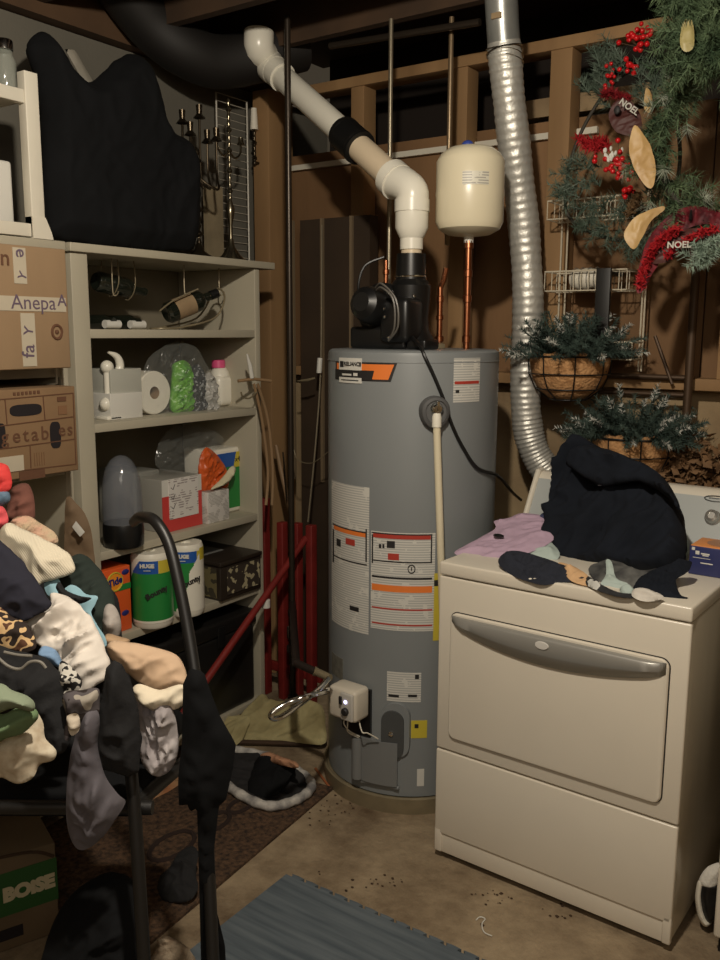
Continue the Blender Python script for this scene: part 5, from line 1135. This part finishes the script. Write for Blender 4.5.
# tissue-like box
a = top(688, 573); 
TB = Matrix.Translation((a.x, a.y, .9145)) @ Matrix.Rotation(math.radians(-2), 4, 'Z')
bxx = thing('retail_box', 'navy blue cardboard box with an orange top on the dryer', 'box', (a.x, a.y, .9145), math.radians(-2))
hB = P(688, 545, 'Y', a.y).z-.9145
MB(TB).box((0, 0, 0), (.13, .11, hB), .002).build('carton', mat('navy_carton', (44, 50, 96), .45, n=5, amt=.1), bxx)
MB(TB).box((.002, .002, hB-.001), (.128, .108, hB+.002), .001).build('orange_lid', mat('orange_card', (222, 146, 84), .5), bxx)
MB(TB).lathe([(.045, 0), (.045, .0012), (.001, .0014)], (.075, .06, hB+.002), 28).build('window', mat('tan_window', (170, 120, 84), .3), bxx)
Rx = TB.to_3x3() @ Vector((1, 0, 0))
for x_, z_, w__, h__ in ((.016, .72, .010, .010), (.030, .74, .022, .004), (.034, .69, .016, .003), (.030, .42, .032, .003), (.095, .66, .024, .012)): MB(TB).box((x_, -.0009, hB*z_), (x_+w__, .0, hB*z_+h__), .0003).build('fine_print', M_paper, bxx)
MB(TB).box((.006, -.001, hB*.86), (.014, .0, hB*.96)).build('white_square', M_paper, bxx)
for x0 in (.01, .08): MB(TB).box((x0, -.0008, hB*.60), (x0+.045, .0, hB*.615)).build('printed_rule', M_paper, bxx)
cloth('blue_pouch', 'small navy pouch behind the blue box against the control panel', 'pouch', [(688, 536), (690, 526), (700, 523), (707, 530), (704, 540), (694, 542)], (top(696, 556)+Vector((0, .10, .02)), Vector((-.3, -1, .4)).normalized()), .02, mat('denim', (0, 0, 0)), seed=75)
cloth('mint_tag', 'pale mint strip standing between the hoodie and blue box', 'cloth', [(681, 556), (682, 540), (688, 539), (688, 558)], (top(685, 558), Vector((-.3, -1, .3)).normalized()), .008, mat('mint', (0, 0, 0)), seed=76)

# ================================================================== FLOOR
M_mat = mat('foam_mat', (96, 105, 111), .8, n=7, rgb2=(70, 80, 88), stretch=(.5, 8, 1), bump=.1)
# foam mat with jigsaw edge on the far side
x0, x1, y1_ = -1.478, -.60, 1.785
poly = [(x0, .6), (x1, .6), (x1, y1_)]
n = 17; pitch = (x1-x0-.02)/n
edge = []
for i in range(n, 0, -1):
    xr = x0+.01+i*pitch; xl = xr-pitch
    edge += [(xr, y1_), (xr-pitch*.18, y1_), (xr-pitch*.20, y1_+.004), (xr-pitch*.07, y1_+.011), (xr-pitch*.5, y1_+.013), (xr-pitch*.93, y1_+.011), (xr-pitch*.80, y1_+.004), (xr-pitch*.82, y1_)]
poly += edge+[(x0, y1_)]
o = MB().prism(poly, (1, 0, 0), (0, 1, 0), (0, 0, 1), (0, 0, .013), .0125).build('foam_floor_mat', M_mat, None, smooth=False); tagp(o, 'blue grey wood-look foam mat with a jigsaw edge on the floor', 'mat')
# brown door mat
M_rug = mat('brown_rug', (104, 78, 56), .95, n=70, rgb2=(42, 29, 20), bump=.8, bscale=220)
pr = [(222, 886), (336, 792), (300, 768), (225, 755), (160, 770), (90, 870), (110, 960), (152, 960)]
def gp(x, y, z=0): return P(x, y, 'Z', z)
q = [gp(*a) for a in ((152, 944), (333, 790))]; a = q[0]; b = q[1]; dv = (b-a).normalized(); nv = Vector((-dv.y, dv.x, 0)); wd = 1.05*.62
vs = [a-dv*.1, b, b+nv*wd, a-dv*.1+nv*wd]
rg = thing('door_mat', 'brown patterned doormat on the concrete under the laundry stand', 'mat', (b+a)/2+nv*wd/2)
MB().prism([(v.x, v.y) for v in vs], (1, 0, 0), (0, 1, 0), (0, 0, 1), (0, 0, .010), .0095).build('pile', M_rug, rg, smooth=False)
g = MB()
for px, py, r in ((172, 846, .085), (215, 822, .06), (240, 806, .05), (205, 800, .05)):
    c = gp(px, py, .0105); g.tube([c+dv*(r*math.cos(a_*PI/10))+nv*(r*.6*math.sin(a_*PI/10)) for a_ in range(20)], .008, 6, closed=True)
g.build('dark_motif', mat('dark_motif', (40, 26, 20), .95), rg)
# litter bed / towel
def tp(px, py, z): return P(px, py, 'Z', z)
bd_ = thing('pet_bed', 'black mat with a quilted white rim lying on the doormat', 'pet bed', tp(262, 785, .012))
rim = [(218, 778), (238, 797), (268, 810), (296, 804), (311, 792), (306, 781), (282, 766), (252, 757), (226, 756)]
pts = catmull([tp(x, y-4, .026) for x, y in rim], 8, True)
rr = [.0165+.0016*math.sin(i*1.6) for i in range(len(pts))]
MB().tube(pts, rr, 12, closed=True).build('quilted_rim', mat('rim_white', (200, 196, 188), .8, n=26, rgb2=(118, 116, 116)), bd_)
cloth('base', None, None, [(x+(266-x)*.07, y-8) for x, y in rim], (tp(266, 780, .03), up), .012, mat('black_base', (30, 29, 30), .85), parent=bd_, seed=81, back=.9)
cloth('black_garment', 'crumpled black garment lying on the quilted pet bed', 'garment', [(248, 790), (252, 770), (258, 758), (275, 756), (292, 760), (296, 768), (288, 780), (280, 792), (264, 798)], (tp(270, 785, .05), Vector((0, -.5, 1)).normalized()), .05, M_blkcloth, seed=82, back=.1)
cloth('tan_rag', 'small tan rag behind the black garment on the pet bed', 'cloth', [(260, 756), (268, 752), (280, 756), (296, 762), (298, 768), (284, 766), (270, 762)], (tp(278, 770, .09), Vector((-.3, -1, .8)).normalized()), .02, mat('rag_tan', (176, 130, 100), .85), seed=83)
# yellowish sheet / insulation at the base of the heater
M_ins = mat('insulation_sheet', (176, 166, 122), .85, n=9, rgb2=(140, 128, 88), bump=.3, bscale=25)
cloth('insulation_sheet', 'crumpled yellowish sheet on the floor left of the heater', 'sheet', [(229, 742), (236, 722), (250, 706), (262, 694), (276, 702), (300, 700), (322, 706), (326, 730), (324, 744), (300, 743), (268, 742), (246, 744)], (tp(278, 744, .012), Vector((.1, -.55, 1)).normalized()), .03, M_ins, seed=84, fold=(.8, 8, .008), back=.1, edge=.01)
cloth('insulation_sheet', 'smaller yellowish crumpled sheet left of the large one, by the trunk', 'sheet', [(205, 742), (212, 724), (232, 716), (250, 716), (246, 732), (238, 744), (220, 750)], (tp(226, 744, .012), Vector((.1, -.45, 1)).normalized()), .02, M_ins, seed=85, fold=(.8, 8, .008), back=.1, edge=.01)
o = MB().tube([tp(238, 742, .016), tp(320, 744, .016)], .010, 8).build('wood_strip', M_dark); tagp(o, 'dark wood strip on the floor in front of the yellowish sheet', 'wood strip')
o = MB().box((-.004, -.07, 0), (.004, .07, .006), .001, Matrix.Translation(tp(322, 778, .0005)) @ Matrix.Rotation(1.0, 4, 'Z')).build('orange_stick', mat('orange_plastic', (150, 90, 56), .5)); tagp(o, 'thin orange stick on the floor between pet bed and heater', 'stick')
cloth('tan_sheet', 'tan and orange crumpled cloth on the floor behind the laundry stand legs', 'cloth', [(100, 800), (118, 775), (140, 764), (168, 768), (180, 782), (160, 796), (136, 806), (118, 812)], (tp(140, 795, .012), up), .02, mat('tan_sheet', (168, 140, 104), .85, n=8, rgb2=(150, 88, 52)), seed=86, back=.1)
# debris on concrete
rnd = random.Random(2); g = MB()
for px, py, n_, s_ in ((380, 882, 14, 9), (370, 878, 6, 14), (495, 895, 16, 10), (560, 915, 10, 14), (345, 800, 22, 22), (322, 812, 16, 18), (322, 874, 2, 3), (480, 925, 3, 6)):
    for k in range(n_):
        p = gp(px+rnd.gauss(0, s_), py+rnd.gauss(0, s_*.4), .002); g.ball(p, rnd.uniform(.0012, .004), 6, (1.4, 1, .6))
o = g.build('floor_debris', M_dark); tagp(o, 'scattered dark crumbs on the concrete floor', 'debris', kind='stuff')
o = MB().tube([gp(x, y, .003) for x, y in ((476, 920), (480, 917), (485, 919), (482, 924), (484, 932), (492, 936))], .0018, 6, smooth=5).build('white_string', M_paper); tagp(o, 'short curled white string on the floor before the dryer', 'string')

# ================================================================== TOOLS IN THE CORNER
M_redp = mat('red_paint', (124, 38, 34), .45, n=14, amt=.25)
xs_ = ((264, 498, 262, 690), (282, 522, 282, 700), (297, 523, 299, 700), (311, 525, 313, 700))
rf = thing('folding_sawhorse', 'folded red steel stand of four upright tubes in the corner', 'frame', (-2.25, 2.75, 0))
for i, (xa_, ya_, xb_, yb_) in enumerate(xs_):
    a = P(xa_, ya_, 'Y', 2.76); MB().box((a.x-.016, 2.742, 0.0), (a.x+.016, 2.78, a.z), .004).build('upright_tube', M_redp, rf)
a = P(262, 680, 'Y', 2.76); b = P(314, 680, 'Y', 2.76); MB().box((a.x-.02, 2.781, .10), (b.x+.02, 2.80, .14), .003).build('cross_bar', M_redp, rf)
a = P(299, 548, 'Y', 2.70); b = P(205, 682, 'X', -2.10)
rbx = thing('red_bar', 'red round bar leaning diagonally in front of the black trunk', 'bar', (b.x, b.y, b.z-.25)); dv_ = (b-a).normalized()
MB().tube([a-dv_*.06, b+dv_*.28], .0135, 14).build('tube', M_redp, rbx)
p = on_plane(262, 610, a, Vector((1, -.2, 0))); MB().lathe([(.001, -.02), (.016, -.015), (.016, .015), (.001, .02)], a.lerp(b, .42)+Vector((0, .02, -.02)), 12).build('rubber_foot', M_paper, rbx)
# wooden handled tool with a cross piece
M_wood = mat('tool_wood', (146, 118, 86), .6, n=12, amt=.2, stretch=(1, 1, .2))
t = thing('long_handled_tool', 'weathered long wooden tool leaning against the shelving end', 'tool', P(268, 505, 'X', -2.20))
MB().tube([P(247, 354, 'X', -2.19), P(250, 366, 'X', -2.19), P(252, 378, 'X', -2.19)], [.003, .008, .008], 8).build('spike', M_paper, t)
MB().tube([P(238, 381, 'X', -2.21), P(254, 379, 'X', -2.19), P(271, 381, 'X', -2.17)], .006, 8).build('cross_piece', M_wood, t)
for dx in (0, 6): MB().tube([P(254+dx*.6, 384, 'X', -2.20), P(262+dx, 420, 'X', -2.20), P(268+dx*.8, 470, 'X', -2.20), P(266+dx, 505, 'X', -2.20)], .0060, 8, smooth=4).build('handle', M_wood, t)
MB().tube([P(241, 392, 'X', -2.19), P(243, 397, 'X', -2.19), P(250, 398, 'X', -2.19), P(257, 392, 'X', -2.19)], .003, 6, smooth=4).build('wire_hook', M_galv, t)
t = thing('metal_hook_pole', 'thin pole with a white grip and bent hook left of the heater', 'pole', P(318, 440, 'Y', 2.9))
MB().tube([P(322, 225, 'Y', 2.98), P(321, 360, 'Y', 2.92), P(316, 440, 'Y', 2.86), P(308, 522, 'Y', 2.80)], .004, 8, smooth=4).build('rod', mat('dull_steel', (0, 0, 0)), t)
MB().tube([P(320, 358, 'Y', 2.90), P(319, 373, 'Y', 2.895)], .011, 12).build('grip', M_paper, t)
MB().tube([P(298, 381, 'Y', 2.88), P(308, 380, 'Y', 2.88), P(315, 378, 'Y', 2.89)], [.003, .006, .004], 8).build('blade', M_galv, t)
MB().tube([P(294, 450, 'Y', 2.86), P(298, 460, 'Y', 2.85), P(312, 463, 'Y', 2.84), P(328, 452, 'Y', 2.83)], .002, 6, smooth=5).build('wire', M_galv, t)
t = thing('wooden_pole', 'short pale pole slanting up behind the red frame', 'pole', P(290, 520, 'Y', 2.83))
MB().tube([P(276, 445, 'Y', 2.84), P(281, 470, 'Y', 2.84), P(293, 522, 'Y', 2.83)], [.008, .011, .009], 10).build('shaft', M_wood, t)
MB().tube([P(283, 452, 'Y', 2.80), P(287, 500, 'Y', 2.80)], .0035, 8).build('steel_rod', M_chrome, t)

# ================================================================== LAUNDRY STAND AND HEAP
ls = thing('laundry_stand', 'black tubular stand with a curved handle carrying the clothes heap', 'stand', D(110, 1050, 1.6).xy.to_3d())
def fl(px, py): return P(px, py, 'Z', 0.0)
# right handle arch: from behind the heap, over the bend and down to the floor
hp = [D(134, 522, 2.15), D(138, 518, 2.02), D(144, 517, 1.93), D(155, 521, 1.88), D(168, 542, 1.86), D(178, 580, 1.84), D(188, 630, 1.82), D(197, 690, 1.79), D(203, 760, 1.76), D(208, 850, 1.73), D(213, 960, 1.70)]
e_ = hp[-1]; d_ = (hp[-1]-hp[-2]).normalized(); hp.append(e_+d_*(e_.z/-d_.z)+Vector((0, 0, .012)))
MB().tube(hp, .0125, 14, smooth=6).build('handle_arch', M_blk, ls)
lp = [D(126, 735, 1.68), D(132, 780, 1.67), D(138, 860, 1.66), D(144, 960, 1.65)]; e_ = lp[-1]; d_ = (lp[-1]-lp[-2]).normalized(); lp.append(e_+d_*(e_.z/-d_.z)+Vector((0, 0, .012)))
MB().tube(lp, .0125, 14, smooth=4).build('front_leg', M_blk, ls)
zd = .72
ca_ = D(150, 700, 1.72); cb_ = D(20, 700, 1.55)
dk = [P(x, y, 'Z', zd) for x, y in ((196, 700), (120, 745), (-60, 740), (20, 640))]
# deck: black padded platform
fwh = Vector((FW.x, FW.y, 0)).normalized(); rth = Vector((fwh.y, -fwh.x, 0))
O2 = Vector((0, 0, 0))+fwh*1.56
def dl(u, w_, z): return Vector((fwh.x*w_+rth.x*u, fwh.y*w_+rth.y*u, z))
TD2 = Matrix((rth, fwh, Vector((0, 0, 1)))).transposed().to_4x4()
MB(TD2).box((-1.0, 1.60, .60), (-.42, 2.0, .66), .02).build('padded_deck', M_blkcloth, ls)
MB(TD2).tube([(-1.0, 1.58, .64), (-.40, 1.58, .64)], .0145, 12).build('front_rail', M_blk, ls)
MB(TD2).tube([(-.9, 1.60, .63), (-.9, 1.60, .012)], .0145, 12).build('front_leg', M_blk, ls)
MB(TD2).tube([(-.98, 1.98, .63), (-.98, 1.98, .012)], .0145, 12).build('rear_leg', M_blk, ls)
MB(TD2).tube([(-.44, 1.58, .64), (-.36, 1.80, .64)], .0145, 12).build('side_rail', M_blk, ls)

def G(name, label, cat, outline, dist, tilt, th, m, seed, fold=(.3, 12, .012), turn=0, **k):
    x = sum(a for a, b in outline)/len(outline); y = sum(b for a, b in outline)/len(outline)
    return cloth(name, label, cat, outline, pl(x, y, dist, tilt, turn), th, m, fold=fold, seed=seed, **k)
M_bk = mat('black_cotton', (24, 24, 26), .9, n=12, amt=.3, bump=.15, bscale=100)
G('black_garment', 'black clothes filling the back and underside of the heap', 'garment', [(-40, 560), (0, 540), (40, 560), (90, 575), (118, 600), (125, 660), (140, 720), (130, 775), (95, 790), (60, 770), (0, 790), (-40, 790)], 2.0, .35, .10, M_bk, 101, back=.8)
G('red_garment', 'bright red garment at the left edge under the vegetable carton', 'garment', [(-12, 470), (-4, 463), (8, 466), (12, 482), (8, 492), (-8, 500)], 1.90, .2, .03, mat('red_cloth', (214, 62, 60), .8), 102)
G('blue_scrap', 'small slate blue cloth under the bright red garment', 'cloth', [(-10, 490), (4, 489), (10, 494), (8, 503), (-10, 508)], 1.90, .2, .02, mat('slate', (92, 116, 138), .8), 103)
G('coral_garment', 'coral pink cloth at the left edge behind the cream knit', 'cloth', [(-10, 506), (2, 506), (8, 516), (6, 526), (-10, 530)], 1.90, .2, .02, mat('coral', (214, 84, 90), .8), 104)
G('brown_fleece', 'reddish brown fleece behind the fluffy peach cloth', 'garment', [(6, 520), (8, 500), (14, 486), (28, 484), (34, 498), (34, 520), (20, 528)], 1.98, .2, .04, mat('brown_fleece', (120, 76, 64), .95, n=16, amt=.3), 105)
G('peach_fleece', 'fluffy peach pink cloth on top of the cream knit', 'cloth', [(10, 528), (14, 518), (28, 516), (42, 524), (54, 532), (58, 542), (44, 548), (24, 540)], 1.92, .4, .03, mat('peach', (206, 158, 136), .95, n=30, rgb2=(190, 170, 140), bump=.8, bscale=80), 106)
m_k = mat('cream_knit', (214, 204, 182), .95, bump=0); nt = m_k.node_tree
wv = nt.nodes.new('ShaderNodeTexWave'); wv.inputs['Scale'].default_value = 90; wv.bands_direction = 'DIAGONAL'; bp = nt.nodes.new('ShaderNodeBump'); bp.inputs['Strength'].default_value = .35; bp.inputs['Distance'].default_value = .002
tc = nt.nodes.new('ShaderNodeTexCoord'); nt.links.new(tc.outputs['Object'], wv.inputs[0]); nt.links.new(wv.outputs['Fac'], bp.inputs['Height']); nt.links.new(bp.outputs[0], nt.nodes['Principled BSDF'].inputs['Normal'])
G('dark_green_garment', 'very dark green garment at the upper right of the heap', 'garment', [(56, 580), (66, 562), (80, 553), (96, 564), (108, 582), (115, 602), (112, 620), (104, 630), (98, 650), (86, 640), (70, 610), (56, 596)], 1.86, .45, .06, mat('dark_green', (34, 46, 40), .9, n=10, amt=.3), 108)
G('cream_knit', 'cream ribbed knit sweater draped across the heap top', 'sweater', [(0, 530), (10, 522), (26, 530), (46, 540), (62, 548), (73, 560), (75, 570), (66, 576), (44, 582), (34, 588), (22, 570), (8, 552), (0, 545)], 1.82, .5, .05, m_k, 107, fold=(2.6, 10, .01))
G('sky_blue_shirt', 'light blue shirt showing around the white shirt, over dark green garment', 'shirt', [(44, 584), (58, 578), (62, 590), (72, 584), (86, 594), (98, 596), (96, 604), (90, 612), (96, 622), (106, 640), (104, 646), (86, 626), (66, 606), (50, 596)], 1.80, .5, .02, mat('sky', (152, 190, 202), .8, n=8, rgb2=(120, 158, 172)), 109)
G('black_scrap', 'black cloth patch splitting the light blue shirt', 'cloth', [(56, 588), (60, 582), (66, 590), (80, 596), (92, 598), (80, 604), (66, 602)], 1.77, .5, .015, M_bk, 110)
G('gray_white_roll', 'rolled grey and white cloth beside the orange detergent box', 'cloth', [(102, 612), (108, 604), (116, 608), (121, 622), (119, 636), (108, 644), (103, 634)], 1.84, .2, .035, mat('gray_white', (202, 196, 188), .85, n=9, rgb2=(118, 106, 100)), 111)
G('navy_garment', 'navy garment at the left edge lying over the white shirt', 'garment', [(-30, 560), (-8, 536), (2, 542), (18, 556), (30, 572), (40, 584), (46, 594), (52, 604), (40, 614), (24, 621), (8, 617), (-30, 610)], 1.70, .5, .045, mat('navy_cloth', (34, 34, 48), .9, n=8, amt=.3), 113, fold=(.9, 10, .014))
G('white_shirt', 'crumpled white shirt in the middle of the heap', 'shirt', [(22, 624), (36, 616), (50, 604), (50, 594), (62, 594), (78, 604), (92, 620), (102, 640), (109, 658), (108, 676), (96, 686), (84, 692), (68, 695), (60, 690), (62, 672), (54, 652), (40, 646), (30, 638)], 1.70, .5, .055, mat('white_cotton', (222, 214, 204), .85, n=16, amt=.05), 112, fold=(.9, 13, .022))
G('leopard_trim', 'black and white leopard patterned lining under the white shirt hem', 'cloth', [(60, 662), (68, 664), (78, 674), (82, 684), (76, 692), (64, 694), (59, 684)], 1.63, .4, .012, spots_mat('leopard_bw', (200, 196, 186), (22, 20, 20), 90, .5), 114)
G('blue_underlayer', 'mid blue cloth patch below the white shirt', 'cloth', [(38, 652), (44, 646), (56, 650), (62, 662), (62, 668), (50, 664), (40, 658)], 1.66, .4, .015, mat('midblue', (120, 150, 184), .85), 115)
G('leopard_garment', 'brown and cream leopard print garment under the navy garment', 'garment', [(-20, 600), (2, 608), (14, 618), (28, 624), (34, 636), (36, 648), (24, 652), (0, 646), (-20, 644)], 1.66, .5, .03, spots_mat('leopard_tan', (206, 172, 124), (40, 28, 22), 46, .47, (90, 58, 38)), 116)
G('black_hoodie', 'black hoodie with grey drawcord at the left of the heap', 'hoodie', [(-30, 640), (0, 645), (26, 652), (46, 660), (62, 676), (64, 700), (72, 724), (66, 750), (50, 752), (40, 732), (10, 720), (-30, 730)], 1.62, .35, .05, M_bk, 117)
o = MB().tube([D(x, y, 1.545) for x, y in ((-4, 656), (8, 666), (20, 669), (30, 662), (40, 662), (46, 668))], .0028, 8, smooth=6).build('drawcord', mat('gray_cord', (0, 0, 0)), bpy.data.objects['black_hoodie.001'])
MB().tube([D(x, y, 1.550) for x, y in ((4, 652), (18, 655), (32, 656))], .0028, 8, smooth=6).build('drawcord', _m['gray_cord'], bpy.data.objects['black_hoodie.001'])
G('cream_speckled_cloth', 'cream speckled cloth at the lower left, under green garments', 'cloth', [(-20, 720), (6, 730), (24, 712), (36, 710), (42, 722), (46, 738), (56, 750), (54, 760), (40, 764), (34, 776), (18, 784), (2, 778), (-20, 776)], 1.52, .3, .04, mat('cream_speck', (206, 196, 174), .9, n=60, rgb2=(176, 160, 136)), 118)
G('green_garment', 'moss green garment at the left edge, the lower of two', 'garment', [(-20, 712), (4, 714), (20, 706), (34, 708), (38, 718), (24, 732), (8, 738), (-20, 748)], 1.48, .3, .03, mat('moss', (106, 130, 92), .9, n=14, amt=.15), 119)
G('pale_green_garment', 'pale grey green garment at the left edge, the upper of two', 'garment', [(-20, 684), (2, 684), (12, 690), (28, 696), (35, 704), (32, 712), (14, 708), (-4, 714), (-20, 716)], 1.46, .35, .03, mat('pale_green', (136, 148, 124), .9, n=14, amt=.12), 120)
G('camisole', 'dark lace trimmed cloth hanging below the white shirt', 'garment', [(62, 700), (66, 692), (82, 690), (98, 688), (100, 700), (98, 716), (90, 740), (84, 744), (80, 724), (72, 728), (66, 744), (63, 736), (66, 716)], 1.60, .1, .022, spots_mat('camo', (86, 80, 82), (44, 34, 32), 26, .45, (160, 152, 140)), 121)
G('cream_scrap', 'small cream cloth scrap hanging beside the dark lace cloth', 'cloth', [(67, 716), (78, 714), (80, 728), (72, 736), (68, 728)], 1.57, .1, .01, mat('cream_cloth', (196, 184, 166), .9), 122)
G('gray_garment', 'grey cloth hanging lowest from the front of the heap', 'garment', [(82, 710), (92, 706), (100, 716), (98, 745), (106, 775), (118, 794), (126, 802), (116, 818), (104, 836), (90, 848), (78, 850), (70, 838), (66, 810), (68, 770), (74, 740)], 1.62, .0, .024, mat('gray_jersey', (104, 100, 106), .9, n=8, rgb2=(84, 80, 86)), 123, fold=(1.5, 12, .016))
G('black_trousers', 'black trousers hanging down between the grey cloth and beige trousers', 'trousers', [(106, 668), (114, 660), (122, 664), (132, 684), (139, 712), (141, 740), (139, 772), (128, 777), (112, 772), (85, 766), (92, 734), (101, 700)], 1.62, .05, .030, M_bk, 124, fold=(1.5, 9, .012), smooth=0)
G('cream_garment', 'cream cloth hanging just below the beige trousers', 'cloth', [(132, 690), (140, 684), (160, 690), (180, 684), (187, 690), (184, 704), (174, 710), (168, 706), (156, 712), (142, 704), (136, 700)], 1.70, .1, .03, mat('cream_cloth2', (226, 214, 190), .9), 125)
G('lavender_garment', 'pale grey lavender patterned cloth hanging below the cream cloth', 'garment', [(135, 700), (142, 696), (152, 696), (164, 700), (172, 708), (178, 730), (178, 752), (172, 768), (160, 777), (148, 772), (140, 756), (142, 738), (136, 716)], 1.71, .0, .03, mat('lavender', (188, 182, 180), .9, n=10, rgb2=(140, 132, 136)), 126, fold=(1.4, 18, .018))
G('beige_trousers', 'beige folded trousers on the right side of the heap', 'trousers', [(106, 648), (112, 641), (128, 642), (150, 646), (170, 652), (182, 660), (187, 676), (186, 686), (170, 690), (152, 692), (140, 684), (126, 672), (114, 662)], 1.74, .4, .05, mat('beige', (206, 176, 146), .85, n=10, amt=.08), 127, fold=(.4, 9, .010))
G('tan_fold', 'small tan cloth fold between white shirt and orange box', 'cloth', [(104, 646), (106, 634), (118, 636), (130, 640), (126, 646), (112, 648)], 1.80, .3, .02, mat('tan2', (178, 148, 116), .85), 128)
G('black_jacket', 'black jacket hanging from the curved handle on the right', 'jacket', [(183, 684), (190, 668), (204, 672), (210, 690), (220, 716), (236, 744), (233, 768), (226, 800), (219, 806), (214, 850), (217, 912), (225, 945), (227, 985), (222, 1010), (206, 1010), (201, 965), (199, 880), (197, 808), (190, 812), (187, 804), (179, 806), (178, 780), (182, 740)], 1.70, .0, .022, M_blkcloth, 129, fold=(1.5, 9, .012), smooth=0)
# beneath the stand
fb = [gp(62, 934), gp(-30, 975)]
PB_ = Matrix.Translation((0, 0, 0))
bo = thing('paper_box', 'green and white copy paper carton under the heap, lettered BOISE', 'box', (fb[0].x, fb[0].y-.2, 0))
b0 = gp(60, 932); zt_ = .255; TB3 = Matrix.Translation((b0.x, b0.y, 0)) @ Matrix.Rotation(math.radians(-22), 4, 'Z')
MB(TB3).box((-.30, -.45, 0.001), (0, 0, zt_), .004).build('carton', mat('box_tan', (104, 88, 66), .8, n=9, amt=.15), bo)
MB(TB3).box((-.0005, -.45, zt_*.38), (.0012, .0012, zt_*.84)).build('green_band', mat('boise_green', (40, 84, 38), .6), bo)
p = TB3 @ Vector((.0022, -.070, zt_*.60)); text('BOiSE', .049, mat('boise_cream', (190, 180, 150), .6), bo, p, TB3.to_3x3() @ Vector((0, 1, 0)), (0, 0, 1), bold=.0035, extrude=.0005)
MB(TB3).box((-.002, -.20, zt_*.12), (.0015, -.09, zt_*.24)).build('hand_hole', M_holes, bo)
MB(TB3).tube([(.001, -.30, zt_*1.0), (.001, -.18, zt_*1.03), (.001, -.06, zt_*.98), (.001, -.005, zt_*.86)], .004, 6, smooth=5).build('lid_edge', M_dark, bo)
cloth('black_bag', 'black bag slumped on the floor beside the copy paper carton', 'bag', [(40, 1000), (44, 950), (60, 910), (84, 884), (110, 872), (132, 880), (142, 905), (148, 950), (150, 1000)], pl(95, 940, 1.78, .35), .10, M_blkcloth, seed=130, back=.9)
cloth('black_sock_ball', 'black crumpled sock on the brown doormat, between the stand legs', 'sock', [(158, 892), (160, 876), (170, 868), (176, 856), (190, 846), (198, 852), (196, 872), (198, 890), (186, 902), (168, 902)], (tp(178, 900, .02), Vector((0, -.5, 1)).normalized()), .04, M_bk, seed=131, back=.3)
cloth('fluffy_cloth', 'fluffy white and tan cloth on the floor at the bottom edge', 'cloth', [(150, 975), (156, 948), (164, 936), (172, 938), (186, 946), (196, 962), (196, 985)], (tp(172, 985, .02), Vector((0, -.7, 1)).normalized()), .04, mat('fluffy', (196, 180, 156), .95, n=18, rgb2=(120, 100, 80), bump=1, bscale=60), seed=132, back=.3)

for nm, gr in (('hanging_basket', 'coir hanging baskets of frosted pine'), ('christmas_wreath', 'christmas wreaths on the wall'), ('clear_bag', 'clear plastic bags on the shelves'), ('insulation_sheet', 'yellowish sheets by the heater'), ('water_line', 'thin water lines around the heater'), ('bookcase', 'painted shelving units')):
    for o in bpy.data.objects:
        if o.parent is None and o.name.split('.')[0] == nm: o['group'] = gr
